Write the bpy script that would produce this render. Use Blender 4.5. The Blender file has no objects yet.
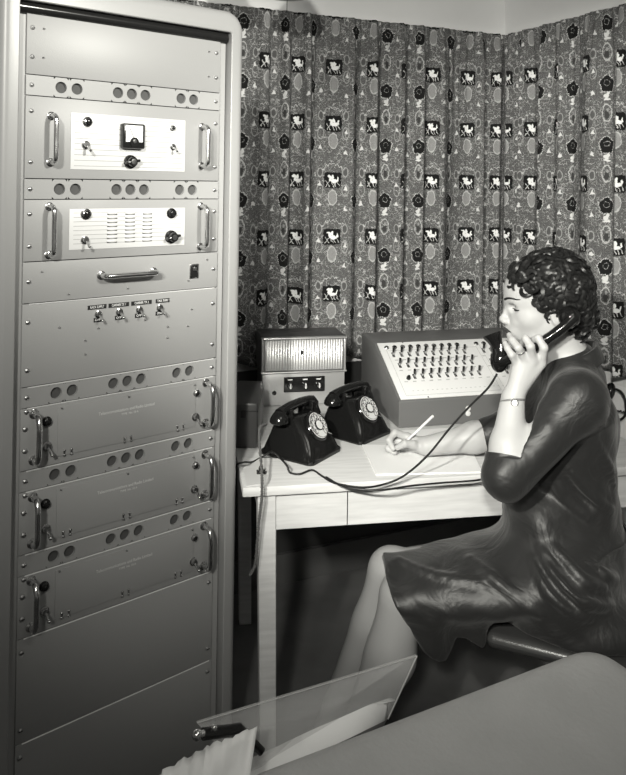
import bpy, bmesh, math, random
import numpy as np
from math import sin, cos, pi, radians, sqrt, atan2
from mathutils import Vector, Matrix, Euler
random.seed(7)
scene = bpy.context.scene
COL = scene.collection
H = 1.5                                   # lens height
FOC, PIT, ROL, CY = 764.24, .0060766, -.0142984, 177.87
_cp, _sp, _cr, _sr = cos(PIT), sin(PIT), cos(ROL), sin(ROL)
CAMM = np.array([[_cr, -_sr, 0], [_sr, _cr, 0], [0, 0, 1]]) @ np.array([[1, 0, 0], [0, _cp, -_sp], [0, _sp, _cp]])
def ray(x, y): return CAMM.T @ np.array([(x-313)/FOC, (CY-y)/FOC, 1])
def at(x, y, Y):                          # survey of the photograph: the point at depth Y
    d = ray(x, y); t = Y/d[2]
    return Vector((d[0]*t, Y, H+d[1]*t))
def onz(x, y, z):                         # ... at height z
    d = ray(x, y); t = (z-H)/d[1]
    return Vector((d[0]*t, d[2]*t, z))

# ---------------------------------------------------------------- helpers
def tag(o, label=None, cat=None, group=None, kind=None):
    if label: o['label'] = label
    if cat: o['category'] = cat
    if group: o['group'] = group
    if kind: o['kind'] = kind
    return o
def empty(name, loc=(0, 0, 0), rz=0, label=None, cat=None, group=None, kind=None):
    o = bpy.data.objects.new(name, None); COL.objects.link(o)
    o.location = loc; o.rotation_euler = (0, 0, rz); o.empty_display_size = .1
    return tag(o, label, cat, group, kind)
def meshobj(name, me, mats=(), parent=None, smooth=False):
    o = bpy.data.objects.new(name, me); COL.objects.link(o)
    if not isinstance(mats, (list, tuple)): mats = [mats]
    for m in mats:
        if m.name not in [x.name for x in me.materials if x]: me.materials.append(m)
    if parent: o.parent = parent
    if smooth:
        for p in me.polygons: p.use_smooth = True
    return o
def obj(name, bm, mats, parent=None, smooth=None):
    bm.normal_update()
    me = bpy.data.meshes.new(name); bm.to_mesh(me); bm.free()
    o = meshobj(name, me, mats, parent)
    if smooth is None: smooth = 32
    if smooth:
        for p in me.polygons: p.use_smooth = True
        try: me.set_sharp_from_angle(angle=radians(smooth))
        except Exception: pass
    return o
def setmi(geom_faces, mi):
    for f in geom_faces: f.material_index = mi
def box(bm, c, s, bev=0, rot=None, mi=0, seg=2):
    """box centred at c with full size s"""
    b2 = bmesh.new()
    bmesh.ops.create_cube(b2, size=1)
    bmesh.ops.scale(b2, vec=s, verts=b2.verts)
    if bev: bmesh.ops.bevel(b2, geom=b2.edges[:], offset=bev, segments=seg, affect='EDGES', profile=.5)
    M = Matrix.Translation(c)
    if rot is not None: M = M @ rot
    merge(bm, b2, M, mi)
def merge(bm, b2, M=None, mi=0):
    if M is not None: b2.transform(M)
    for f in b2.faces: f.material_index = mi
    me = bpy.data.meshes.new('t'); b2.to_mesh(me); b2.free()
    bm.from_mesh(me); bpy.data.meshes.remove(me)
def cyl(bm, p0, p1, r0, r1=None, n=20, mi=0, bev=0, cap=True):
    if r1 is None: r1 = r0
    p0, p1 = Vector(p0), Vector(p1); d = p1-p0; L = d.length
    b2 = bmesh.new()
    bmesh.ops.create_cone(b2, cap_ends=cap, segments=n, radius1=r0, radius2=r1, depth=L)
    if bev:
        ed = [e for e in b2.edges if abs(e.verts[0].co.z-e.verts[1].co.z) < 1e-6]
        bmesh.ops.bevel(b2, geom=ed, offset=bev, segments=2, affect='EDGES', profile=.5)
    q = Vector((0, 0, 1)).rotation_difference(d.normalized()).to_matrix().to_4x4()
    merge(bm, b2, Matrix.Translation((p0+p1)/2) @ q, mi)
def sph(bm, c, r, s=(1, 1, 1), n=16, mi=0, rot=None):
    b2 = bmesh.new(); bmesh.ops.create_uvsphere(b2, u_segments=n, v_segments=max(6, n*2//3), radius=r)
    M = Matrix.Translation(c)
    if rot is not None: M = M @ rot
    merge(bm, b2, M @ Matrix.Diagonal((*s, 1)), mi)
def lathe(bm, prof, n=32, M=None, mi=0):
    """prof: list of (r, z)"""
    b2 = bmesh.new(); rings = []
    for r, z in prof:
        if r < 1e-6: rings.append([b2.verts.new((0, 0, z))])
        else: rings.append([b2.verts.new((r*cos(2*pi*i/n), r*sin(2*pi*i/n), z)) for i in range(n)])
    for a, b in zip(rings, rings[1:]):
        for i in range(n):
            j = (i+1) % n
            if len(a) == 1 and len(b) == 1: continue
            if len(a) == 1: b2.faces.new((a[0], b[j], b[i]))
            elif len(b) == 1: b2.faces.new((a[i], a[j], b[0]))
            else: b2.faces.new((a[i], a[j], b[j], b[i]))
    bmesh.ops.recalc_face_normals(b2, faces=b2.faces)
    merge(bm, b2, M, mi)
def catmull(pts, k=8):
    pts = [Vector(p) for p in pts]; out = []
    P = [pts[0]*2-pts[1]]+pts+[pts[-1]*2-pts[-2]]
    for i in range(1, len(P)-2):
        a, b, c, d = P[i-1:i+3]
        for j in range(k):
            t = j/k
            out.append(.5*((2*b)+(c-a)*t+(2*a-5*b+4*c-d)*t*t+(3*b-a-3*c+d)*t**3))
    out.append(pts[-1]); return out
def tube(bm, pts, r, n=8, mi=0, cap=True):
    """r number or list / function of t"""
    pts = [Vector(p) for p in pts]; N = len(pts)
    t0 = (pts[1]-pts[0]).normalized()
    ref = Vector((0, 0, 1)) if abs(t0.z) < .9 else Vector((1, 0, 0))
    nrm = t0.cross(ref).normalized(); rings = []
    for i, p in enumerate(pts):
        t = (pts[min(i+1, N-1)]-pts[max(i-1, 0)])
        if t.length < 1e-9: t = t0
        t.normalize()
        nrm = (nrm-t*nrm.dot(t)).normalized(); b = t.cross(nrm)
        rr = r(i/(N-1)) if callable(r) else (r[i] if isinstance(r, (list, tuple)) else r)
        rings.append([bm.verts.new(p+(nrm*cos(2*pi*k/n)+b*sin(2*pi*k/n))*rr) for k in range(n)])
    for a, b in zip(rings, rings[1:]):
        for i in range(n):
            f = bm.faces.new((a[i], a[(i+1) % n], b[(i+1) % n], b[i])); f.material_index = mi
    if cap:
        f = bm.faces.new(rings[0][::-1]); f.material_index = mi
        f = bm.faces.new(rings[-1]); f.material_index = mi
def helix_pts(pts, rad, turns_per_m, k=10, ph=0):
    c = catmull(pts, k*4); out = []; acc = 0
    t0 = (c[1]-c[0]).normalized(); ref = Vector((0, 0, 1)) if abs(t0.z) < .9 else Vector((1, 0, 0))
    nrm = t0.cross(ref).normalized()
    for i, p in enumerate(c):
        if i: acc += (p-c[i-1]).length
        t = (c[min(i+1, len(c)-1)]-c[max(i-1, 0)]).normalized()
        nrm = (nrm-t*nrm.dot(t)).normalized(); b = t.cross(nrm); a = acc*turns_per_m*2*pi+ph
        out.append(p+(nrm*cos(a)+b*sin(a))*rad)
    return out
def prism(bm, poly, z0, z1, M=None, mi=0, bev=0):
    """poly in XY, extruded z0..z1"""
    b2 = bmesh.new()
    a = [b2.verts.new((x, y, z0)) for x, y in poly]; b = [b2.verts.new((x, y, z1)) for x, y in poly]
    b2.faces.new(a[::-1]); b2.faces.new(b); n = len(poly)
    for i in range(n): b2.faces.new((a[i], a[(i+1) % n], b[(i+1) % n], b[i]))
    bmesh.ops.recalc_face_normals(b2, faces=b2.faces)
    if bev: bmesh.ops.bevel(b2, geom=b2.edges[:], offset=bev, segments=2, affect='EDGES', profile=.5)
    merge(bm, b2, M, mi)
def textbm(bm, s, size, M, depth=.0003, mi=0, align='CENTER', bold=0, sx=1):
    cu = bpy.data.curves.new('t', 'FONT'); cu.body = s; cu.size = size; cu.align_x = align; cu.align_y = 'CENTER'
    cu.extrude = depth; cu.offset = bold; cu.resolution_u = 2
    o = bpy.data.objects.new('t', cu); COL.objects.link(o)
    me = bpy.data.meshes.new_from_object(o.evaluated_get(bpy.context.evaluated_depsgraph_get()))
    bpy.data.objects.remove(o); bpy.data.curves.remove(cu)
    b2 = bmesh.new(); b2.from_mesh(me); bpy.data.meshes.remove(me)
    merge(bm, b2, M @ Matrix.Diagonal((sx, 1, 1, 1)), mi)

# ---------------------------------------------------------------- materials
def mat(name, v, rough=.5, metal=0, bump=0, bscale=200, spec=.5, var=0, vscale=8, coat=0, alpha=1, trans=0, ior=1.45, stretch=None, sheen=0, sss=0):
    m = bpy.data.materials.new(name); m.use_nodes = True; nt = m.node_tree; b = nt.nodes['Principled BSDF']
    b.inputs['Base Color'].default_value = (v, v, v, 1) if not isinstance(v, tuple) else (*v, 1)
    b.inputs['Roughness'].default_value = rough; b.inputs['Metallic'].default_value = metal
    b.inputs['Specular IOR Level'].default_value = spec; b.inputs['IOR'].default_value = ior
    if coat: b.inputs['Coat Weight'].default_value = coat; b.inputs['Coat Roughness'].default_value = .1
    if trans: b.inputs['Transmission Weight'].default_value = trans
    if sheen: b.inputs['Sheen Weight'].default_value = sheen
    if sss: b.inputs['Subsurface Weight'].default_value = sss; b.inputs['Subsurface Radius'].default_value = (.01, .01, .01); b.inputs['Subsurface Scale'].default_value = .5
    tc = nt.nodes.new('ShaderNodeTexCoord'); mp = nt.nodes.new('ShaderNodeMapping')
    nt.links.new(tc.outputs['Object'], mp.inputs['Vector'])
    if stretch: mp.inputs['Scale'].default_value = stretch
    if var:
        n = nt.nodes.new('ShaderNodeTexNoise'); n.inputs['Scale'].default_value = vscale; n.inputs['Detail'].default_value = 5
        nt.links.new(mp.outputs[0], n.inputs['Vector'])
        r = nt.nodes.new('ShaderNodeMapRange'); r.inputs['From Min'].default_value = .3; r.inputs['From Max'].default_value = .7
        r.inputs['To Min'].default_value = v*(1-var); r.inputs['To Max'].default_value = v*(1+var)
        nt.links.new(n.outputs['Fac'], r.inputs['Value'])
        c = nt.nodes.new('ShaderNodeCombineColor')
        for i in range(3): nt.links.new(r.outputs[0], c.inputs[i])
        nt.links.new(c.outputs[0], b.inputs['Base Color'])
    if bump:
        n = nt.nodes.new('ShaderNodeTexNoise'); n.inputs['Scale'].default_value = bscale; n.inputs['Detail'].default_value = 3
        nt.links.new(mp.outputs[0], n.inputs['Vector'])
        u = nt.nodes.new('ShaderNodeBump'); u.inputs['Strength'].default_value = bump; u.inputs['Distance'].default_value = .002
        nt.links.new(n.outputs['Fac'], u.inputs['Height']); nt.links.new(u.outputs[0], b.inputs['Normal'])
    return m
M = {}
M['rack'] = mat('rack_grey_enamel', .30, .42, bump=.12, bscale=420, spec=.5)
M['frame'] = mat('rack_frame_enamel', .29, .33, bump=.05, bscale=300)
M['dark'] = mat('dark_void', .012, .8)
M['hole'] = mat('hole_shadow_gauze', .07, .7, bump=.3, bscale=1500)
M['engraved'] = mat('engraved_bright_panel', .60, .38)
M['steel'] = mat('nickel_steel', .62, .18, metal=1)
M['screw'] = mat('dull_screw_steel', .5, .42, metal=1)
M['handle'] = mat('plated_handle', .66, .2, metal=1)
M['black'] = mat('black_bakelite', .012, .16, spec=.6)
M['label'] = mat('black_label', .015, .5)
M['white'] = mat('white_lettering', .8, .5)
M['softwhite'] = mat('pale_lettering', .62, .5)
M['meter'] = mat('meter_face', .85, .3)
M['glass'] = mat('clear_glass', .95, .02, trans=1)
M['deskw'] = mat('pale_scrubbed_wood', .60, .5, var=.10, vscale=9, stretch=(1, 9, 9), bump=.08, bscale=60)
M['phone'] = mat('phone_black_bakelite', .008, .13, spec=.6)
M['dialw'] = mat('dial_ivory', .68, .3)
M['cord'] = mat('black_cord', .012, .5)
M['braid'] = mat('brown_braided_cord', .1, .8, bump=.6, bscale=900)
M['conside'] = mat('console_grey_enamel', .125, .42, bump=.1, bscale=400)
M['conpanel'] = mat('console_pale_panel', .74, .4)
M['spk'] = mat('speaker_silver_front', .52, .36, metal=.55)
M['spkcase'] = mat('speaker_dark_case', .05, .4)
M['paper'] = mat('white_paper', .86, .7)
M['paper2'] = mat('tracing_paper', .72, .6, bump=.3, bscale=40)
M['pencil'] = mat('ivory_pencil', .8, .35)
M['lead'] = mat('pencil_lead', .05, .4)
M['wallpale'] = mat('pale_wall_paint', .80, .8, bump=.05, bscale=80, var=.04, vscale=3)
M['walldark'] = mat('shade_dark_dado', .035, .6)  # near-black, so the shade under the desk sits in the colour
M['walllower'] = mat('pale_lower_wall_paint', .88, .7)
M['ceiling'] = mat('ceiling_paint', .6, .9)
M['floor'] = mat('grey_linoleum', .13, .55, var=.2, vscale=6)
M['skirt'] = mat('skirting_wood', .09, .5)
M['hood'] = mat('hood_grey_enamel', .42, .40, bump=.5, bscale=120, var=.05, vscale=12)
M['leather'] = mat('dark_leather', .035, .3, bump=.2, bscale=250, spec=.6)
M['chairw'] = mat('dark_stained_wood', .05, .35)
M['skin'] = mat('skin', .42, .48, sss=.15, bump=.03, bscale=500)
M['stocking'] = mat('stockinged_skin', .26, .5)
M['hair'] = mat('dark_hair', .012, .42, spec=.5)
M['lip'] = mat('lips', .05, .35)
M['eye'] = mat('eye_white', .7, .2)
M['iris'] = mat('eye_iris', .02, .15)
M['nail'] = mat('finger_nail', .66, .2)
M['dress'] = mat('dark_satin_dress', .015, .46, spec=.5, bump=.2, bscale=700, sheen=.08)
_nt = M['dress'].node_tree; _b = _nt.nodes['Principled BSDF']
_tc = _nt.nodes.new('ShaderNodeTexCoord'); _mp = _nt.nodes.new('ShaderNodeMapping'); _mp.inputs['Scale'].default_value = (1, 1, 1.0); _mp.inputs['Rotation'].default_value = (.4, .6, .2)
_nt.links.new(_tc.outputs['Object'], _mp.inputs['Vector'])
_n = _nt.nodes.new('ShaderNodeTexNoise'); _n.inputs['Scale'].default_value = 9; _n.inputs['Detail'].default_value = 3; _n.inputs['Distortion'].default_value = 1.4
_nt.links.new(_mp.outputs[0], _n.inputs['Vector'])
_u = _nt.nodes.new('ShaderNodeBump'); _u.inputs['Strength'].default_value = .38; _u.inputs['Distance'].default_value = .02
_nt.links.new(_n.outputs['Fac'], _u.inputs['Height'])
_old = _b.inputs['Normal'].links[0].from_node; _nt.links.new(_old.outputs[0], _u.inputs['Normal']); _nt.links.new(_u.outputs[0], _b.inputs['Normal'])
M['gold'] = mat('gold_watch', .7, .2, metal=1)
M['edge'] = mat('painted_edge_glint', .75, .45, metal=.3)  # pale tone paints the gleam on lower panel tops
M['strap'] = mat('watch_strap', .16, .4)
M['shoe'] = mat('black_shoe', .01, .25)
M['lamp'] = mat('enamelled_lampshade', .7, .25)
M['perspex'] = None
def perspex():
    m = bpy.data.materials.new('clear_perspex'); m.use_nodes = True; nt = m.node_tree; b = nt.nodes['Principled BSDF']
    b.inputs['Base Color'].default_value = (.9, .9, .9, 1); b.inputs['Roughness'].default_value = .08
    b.inputs['Transmission Weight'].default_value = 1; b.inputs['IOR'].default_value = 1.2
    o = nt.nodes['Material Output']; t = nt.nodes.new('ShaderNodeBsdfTransparent'); x = nt.nodes.new('ShaderNodeMixShader')
    d = nt.nodes.new('ShaderNodeBsdfDiffuse'); d.inputs[0].default_value = (.75, .75, .75, 1)
    g = nt.nodes.new('ShaderNodeBsdfGlossy'); g.inputs['Roughness'].default_value = .12
    x2 = nt.nodes.new('ShaderNodeMixShader'); x2.inputs[0].default_value = .35
    nt.links.new(d.outputs[0], x2.inputs[1]); nt.links.new(g.outputs[0], x2.inputs[2])
    x.inputs[0].default_value = .28
    nt.links.new(t.outputs[0], x.inputs[1]); nt.links.new(x2.outputs[0], x.inputs[2]); nt.links.new(x.outputs[0], o.inputs[0])
    return m
M['perspex'] = perspex()

# ---- node expressions for the curtain print
class X:
    nt = None
    def __init__(s, k): s.k = k
    @staticmethod
    def m(op, *a, clamp=False):
        n = X.nt.nodes.new('ShaderNodeMath'); n.operation = op; n.use_clamp = clamp
        for i, v in enumerate(a):
            if isinstance(v, X): X.nt.links.new(v.k, n.inputs[i])
            else: n.inputs[i].default_value = v
        return X(n.outputs[0])
    def __add__(s, o): return X.m('ADD', s, o)
    __radd__ = __add__
    def __sub__(s, o): return X.m('SUBTRACT', s, o)
    def __rsub__(s, o): return X.m('SUBTRACT', o, s)
    def __mul__(s, o): return X.m('MULTIPLY', s, o)
    __rmul__ = __mul__
    def __truediv__(s, o): return X.m('DIVIDE', s, o)
def xabs(a): return X.m('ABSOLUTE', a)
def xmax(a, b): return X.m('MAXIMUM', a, b)
def xmin(a, b): return X.m('MINIMUM', a, b)
def xsqrt(a): return X.m('SQRT', a)
def xlen(a, b): return xsqrt(a*a+b*b)
def wrap(a, P): return X.m('WRAP', a, P/2, -P/2)
def ell(x, y, cx, cy, rx, ry): return (xlen((x-cx)/rx, (y-cy)/ry)-1.0)*min(rx, ry)
def rbox(x, y, cx, cy, hx, hy, r):
    qx, qy = xabs(x-cx)-(hx-r), xabs(y-cy)-(hy-r)
    return xlen(xmax(qx, 0.), xmax(qy, 0.))+xmin(xmax(qx, qy), 0.)-r
def inside(d, soft=.0012): return X.m('MULTIPLY_ADD', d, -1/soft, .5, clamp=True)
def line(d, w): return inside(xabs(d)-w)
def seg(x, y, ax, ay, bx, by):
    dx, dy = bx-ax, by-ay; L = dx*dx+dy*dy
    t = X.m('ADD', ((x-ax)*dx+(y-ay)*dy)/L, 0., clamp=True)
    return xlen(x-ax-t*dx, y-ay-t*dy)
def over(base, colr, msk): return base+(colr-base)*msk
def curtain_mat():
    m = bpy.data.materials.new('printed_curtain_cotton'); m.use_nodes = True; nt = m.node_tree; X.nt = nt
    b = nt.nodes['Principled BSDF']; b.inputs['Roughness'].default_value = .85; b.inputs['Specular IOR Level'].default_value = .15
    uv = nt.nodes.new('ShaderNodeUVMap'); uv.uv_map = 'cloth'
    sp = nt.nodes.new('ShaderNodeSeparateXYZ'); nt.links.new(uv.outputs[0], sp.inputs[0])
    def noise(sc, det=2, vec=None):
        n = nt.nodes.new('ShaderNodeTexNoise'); n.inputs['Scale'].default_value = sc; n.inputs['Detail'].default_value = det
        nt.links.new(uv.outputs[0], n.inputs['Vector']); return X(n.outputs['Fac'])
    wob = (noise(95)-.5)*.013; wob2 = (noise(80, 1)-.5)*.012
    u0, v0 = X(sp.outputs[0]), X(sp.outputs[1])-1.51
    P, Q = .200, .216
    x = wrap(u0, P)+wob; y = wrap(v0, Q)+wob2
    x2 = wrap(u0+P/2, P)+wob; y2 = wrap(v0+Q/2, Q)+wob2
    xq = wrap(u0+P/4, P/2)
    fine = noise(260, 3)
    c = X.m('MULTIPLY_ADD', fine, .10, .045)            # mid grey ground
    # lacy squiggles
    sq = noise(55, 2)-.5
    c = over(c, .46, line(sq, .014)*inside(xabs(noise(24, 1)-.55)-.13, .03)*.8)
    sq2 = noise(120, 1)-.5; c = over(c, .34, line(sq2, .02)*.5)
    # tall leaves and tree ovals
    leaf = ell(x, y, 0., -.066, .017, .029)
    c = over(c, .30, inside(leaf)*.85); c = over(c, .46, line(leaf, .0014))
    c = over(c, .12, inside(xabs(X.m('SINE', (x+y)*700.))-.35, .3)*inside(leaf+.003)*.6)
    tree = ell(x2, y, 0., .036, .016, .030)
    c = over(c, .46, line(tree, .0014)); c = over(c, .05, inside(ell(x2, y, 0., .028, .008, .014)))
    c = over(c, .30, inside(ell(x2, y, .002, .046, .004, .006)))
    s1 = ell(xq, y2, .0, .07, .012, .022); c = over(c, .32, line(s1, .0012))
    s2 = ell(xq, y, .0, .03, .010, .017); c = over(c, .34, line(s2, .0012)); c = over(c, .09, inside(s2+.003))
    # scalloped canopy above each carriage
    can = xabs(ell(x, y, 0., .028, .040, .034)-X.m('SINE', x*420.)*.003)-.0013
    c = over(c, .50, inside(can)*inside(.036-y))
    # small white triangles
    for (tx, ty, yy) in ((-.052, -.012, y), (.052, -.03, y), (-.052, .02, y2), (.050, .0, y2)):
        t = xmax(xabs(x-tx)*2.2+(yy-ty-.009), (ty-.009)-yy)
        c = over(c, .62, inside(t))
    # dark flower head with pale edge, little figure below
    fx, fy = x2, y2-.030
    fl = xlen(fx, fy*.9)-.0265-X.m('SINE', X.m('ARCTAN2', fy, fx)*5.)*.0018
    c = over(c, .012, inside(fl)); c = over(c, .60, line(fl, .0018)*inside(.50-fine, .06))
    c = over(c, .42, line(xlen(fx, fy-.004)-.010, .001)*inside(.5-fine, .06))
    fig = xmin(ell(x2, y2, -.002, -.012, .009, .008), ell(x2, y2, .005, -.006, .005, .009))
    fig = xmin(fig, ell(x2, y2, 0., -.024, .012, .0045))
    c = over(c, .66, inside(fig))
    # dark carriage square with a white horse and rider
    sqr = rbox(x, y, 0., 0., .034, .030, .009)
    c = over(c, .010, inside(sqr))
    h = ell(x, y, .006, -.003, .014, .0075)
    h = xmin(h, ell(x, y, -.008, .006, .0055, .012))
    h = xmin(h, ell(x, y, .001, .012, .005, .009)); h = xmin(h, ell(x, y, -.013, .015, .007, .004))
    h = xmin(h, ell(x, y, .021, .005, .003, .009))
    c = over(c, .80, inside(h))
    for (a1, b1, a2, b2) in ((-.026, .0, -.012, -.024), (-.012, -.004, -.027, -.024), (.008, -.008, .014, -.024), (.018, -.006, .026, -.022), (-.004, -.008, .006, -.024)):
        c = over(c, .55, inside(seg(x, y, a1, b1, a2, b2)-.0012)*inside(sqr))
    cc = nt.nodes.new('ShaderNodeCombineColor')
    for i in range(3): nt.links.new(c.k, cc.inputs[i])
    nt.links.new(cc.outputs[0], b.inputs['Base Color'])
    # weave
    w = X.m('SINE', u0*2600.)*X.m('SINE', v0*2600.)
    bp = nt.nodes.new('ShaderNodeBump'); bp.inputs['Strength'].default_value = .15; bp.inputs['Distance'].default_value = .001
    nt.links.new(w.k, bp.inputs['Height']); nt.links.new(bp.outputs[0], b.inputs['Normal'])
    return m
M['curtain'] = curtain_mat()

# ---------------------------------------------------------------- the room
CORN = Vector((.815, 3.285)); BW = radians(23.4); RW = radians(-65.0)   # corner and wall directions
bd = Vector((cos(BW), sin(BW))); rd = Vector((cos(RW), sin(RW)))
bn = Vector((sin(BW), -cos(BW))); rn = Vector((-sin(radians(25)), -cos(radians(25))))
rn = Vector((rd.y, -rd.x))                                              # into the room
if rn.dot(Vector((0, 0))-CORN) < 0: rn = -rn
CEIL = 2.62; DADO = .86
def slab(name, p, q, n, z0, z1, th, m):
    bm = bmesh.new(); P = [p, q, q-n*th, p-n*th]
    prism(bm, [(v.x, v.y) for v in P], z0, z1)
    return tag(obj(name, bm, m, smooth=0), kind='structure')
Lend = CORN-bd*2.7; Rend = CORN+rd*3.4
slab('wall_back', Lend, CORN, bn, .80, CEIL, .12, M['wallpale'])
slab('wall_right', CORN, Rend, rn, DADO-.06, CEIL, .12, M['wallpale'])
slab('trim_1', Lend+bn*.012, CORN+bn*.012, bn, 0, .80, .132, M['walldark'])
slab('trim_2', CORN, Rend, rn, 0, DADO-.06, .12, M['walllower'])
tag(bpy.data.objects['trim_1'], 'dark dado below the printed curtain, desk shade put into its tone')
tag(bpy.data.objects['trim_2'], 'pale lower wall behind the seated woman')
slab('baseboard_back', Lend+bn*.03, CORN+bn*.03, bn, .0, .11, .018, M['skirt'])
slab('baseboard_right', CORN+rn*.018, Rend+rn*.018, rn, .0, .11, .018, M['skirt'])
bm = bmesh.new(); box(bm, (-.1, 1.2, -.05), (5.2, 6.0, .1)); tag(obj('floor', bm, M['floor'], smooth=0), kind='structure')
bm = bmesh.new(); box(bm, (-.1, 1.2, CEIL+.05), (5.2, 6.0, .1)); tag(obj('ceiling', bm, M['ceiling'], smooth=0), kind='structure')
slab('wall_left', Vector((-1.62, -1.8)), Lend+Vector((.0, .05)), Vector((1, 0)), 0, CEIL, .12, M['wallpale'])
# picture rail over the curtains
for nm, a, c_, n in (('trim_3', Lend, CORN, bn), ('trim_4', CORN, Rend, rn)):
    zz = 2.135
    slab(nm, a+n*.016, c_+n*.016, n, zz, zz+.012, .015, M['wallpale'])

def curtain(name, p0, d, n, L, z0, z1, label, seed, off):
    """hung cloth with real folds; uv 'cloth' runs along the cloth"""
    rnd = random.Random(seed); N = int(L/.0045); K = 44
    ph = [rnd.uniform(0, 6.28) for _ in range(6)]
    def dis(s, t):                         # t 0 top .. 1 bottom
        w = s*2*pi/.118+1.3*sin(s*2*pi/.53+ph[0])+.9*sin(s*2*pi/.29+ph[1])
        a = (.017+.014*(.5+.5*sin(s*2*pi/.37+ph[2]))*(.35+.65*t))*(.30+.70*min(1, t/.10))
        return a*(sin(w+.25*sin(3*t+ph[3]))+.35*sin(2*w+ph[4])*(1-.4*t))+.004*sin(s*2*pi/.031+ph[5])*(1-t)**3
    verts = []; uvs = []; arc = off
    prev = None
    cum = []
    for i in range(N+1):
        s = L*i/N; q = dis(s, .5)
        if prev is not None: arc += sqrt((L/N)**2+(q-prev)**2)
        prev = q; cum.append(arc)
    for i in range(N+1):
        s = L*i/N
        for j in range(K+1):
            t = j/K; z = z1+(z0-z1)*t+(.010*sin(s*2*pi/.21+ph[1])*t if t > .9 else 0)
            q = dis(s, t)+.046
            p = p0+d*s+n*q
            verts.append((p.x, p.y, z)); uvs.append((cum[i], z))
    faces = [(i*(K+1)+j, (i+1)*(K+1)+j, (i+1)*(K+1)+j+1, i*(K+1)+j+1) for i in range(N) for j in range(K)]
    me = bpy.data.meshes.new(name); me.from_pydata(verts, [], faces)
    ul = me.uv_layers.new(name='cloth')
    for lp in me.loops: ul.data[lp.index].uv = uvs[lp.vertex_index]
    o = meshobj(name, me, M['curtain'], None, True)
    so = o.modifiers.new('s', 'SOLIDIFY'); so.thickness = .0015
    return tag(o, label, 'curtain', 'printed curtains round the corner')
curtain('curtain', CORN-bd*2.0+bn*.004, bd, bn, 1.985, .835, 2.135, 'long printed curtain on the back wall behind desk and switchboard', 3, .02)
curtain('curtain', CORN+rd*.05+rn*.004, rd, rn, 1.4, .856, 2.130, 'printed curtain on the right-hand wall behind the woman\'s head', 5, .13)

# pendant lamp at top edge
lp = at(287, -19, 2.45)
lamp = empty('pendant_lamp', (lp.x, lp.y, CEIL), 0, 'round enamelled pendant lampshade with pull cord hanging above the curtain', 'lamp')
bm = bmesh.new(); zz = lp.z-CEIL
lathe(bm, [(.02, zz+.09), (.035, zz+.085), (.075, zz+.03), (.086, zz-.02), (.083, zz-.045), (.078, zz-.045), (.080, zz-.02), (.07, zz+.025), (.03, zz+.07), (.0, zz+.075)], 40)
obj('lamp_shade', bm, M['lamp'], lamp)
bm = bmesh.new(); sph(bm, (0, 0, zz-.012), .034, n=20); obj('bulb', bm, M['meter'], lamp)
bm = bmesh.new(); cyl(bm, (0, 0, zz+.085), (0, 0, 0), .004); obj('flex', bm, M['cord'], lamp)
bm = bmesh.new(); cyl(bm, (.002, -.02, zz-.10), (.002, -.02, zz-.02), .0012, n=6); sph(bm, (.002, -.02, zz-.103), .004, n=8); obj('pull_cord', bm, M['cord'], lamp)

# ---------------------------------------------------------------- equipment rack
YAW = radians(39.26); R0 = Vector((-.6148, 1.6248, 0)); U = .04445; ZA = 1.722
rack = empty('equipment_rack', R0, YAW, 'tall grey steel rack of radio and telephone equipment panels on the left', 'equipment rack')
# rack-local axes: x along panel, -y out of the panel toward the room, z up (empty rotated by YAW)
def kz(k): return ZA-k*U
def frame_mesh():
    bm = bmesh.new(); u0, u1, o0, o1 = -.020, .506, -.062, .546
    zt, ot = 1.876, 1.932
    # perimeter samples (inner point, outer point)
    def path(x0, x1, top, r, n=8):
        pts = [(x0, 0.0)]; pts.append((x0, top-r))
        for i in range(1, n+1): a = pi-(pi/2)*i/n; pts.append((x0+r+r*cos(a), top-r+r*sin(a)))
        for i in range(n+1): a = pi/2-(pi/2)*i/n; pts.append((x1-r+r*cos(a), top-r+r*sin(a)))
        pts.append((x1, 0.0)); return pts
    inn = path(u0, u1, zt, .006); prof = [(0, -.50, 1), (.0, .015, 1), (0, .015, 0)]
    outs = []
    R = .022
    mid = path(o0+R, o1-R, ot-R, .030); out = path(o0, o1, ot, .030+R)
    def lay(P, w): return [bm.verts.new((x, -w, z)) for x, z in P]
    rings = [lay(inn, -.03), lay(inn, .020), lay([(x+(-.002 if x < .2 else .002), z+(.002 if z > .5 else 0)) for x, z in inn], .022), lay(mid, .022)]
    for i in range(1, 6):
        a = (pi/2)*i/5
        P = [(m[0]+(o[0]-m[0])*sin(a), m[1]+(o[1]-m[1])*sin(a)) for m, o in zip(mid, out)]
        rings.append(lay(P, .022-R*(1-cos(a))))
    rings.append(lay(out, -.48))
    for a, b in zip(rings, rings[1:]):
        for i in range(len(a)-1): bm.faces.new((a[i], a[i+1], b[i+1], b[i]))
    r = rings[-1]; bm.faces.new(r)                          # back sheet
    bmesh.ops.recalc_face_normals(bm, faces=bm.faces)
    return bm
obj('frame', frame_mesh(), M['frame'], rack)
bm = bmesh.new()                                            # mounting rails and dark inside
box(bm, (-.0065, .004, .93), (.022, .006, 1.86)); box(bm, (.4925, .004, .93), (.018, .006, 1.86))
obj('mounting_rail', bm, M['rack'], rack, 0)
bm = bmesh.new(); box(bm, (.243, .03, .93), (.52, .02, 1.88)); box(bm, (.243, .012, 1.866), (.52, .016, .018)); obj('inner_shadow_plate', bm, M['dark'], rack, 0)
bm = bmesh.new(); cyl(bm, (-.017, .003, 1.864), (.502, .003, 1.864), .015, n=20); obj('header_bar', bm, M['black'], rack)

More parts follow.
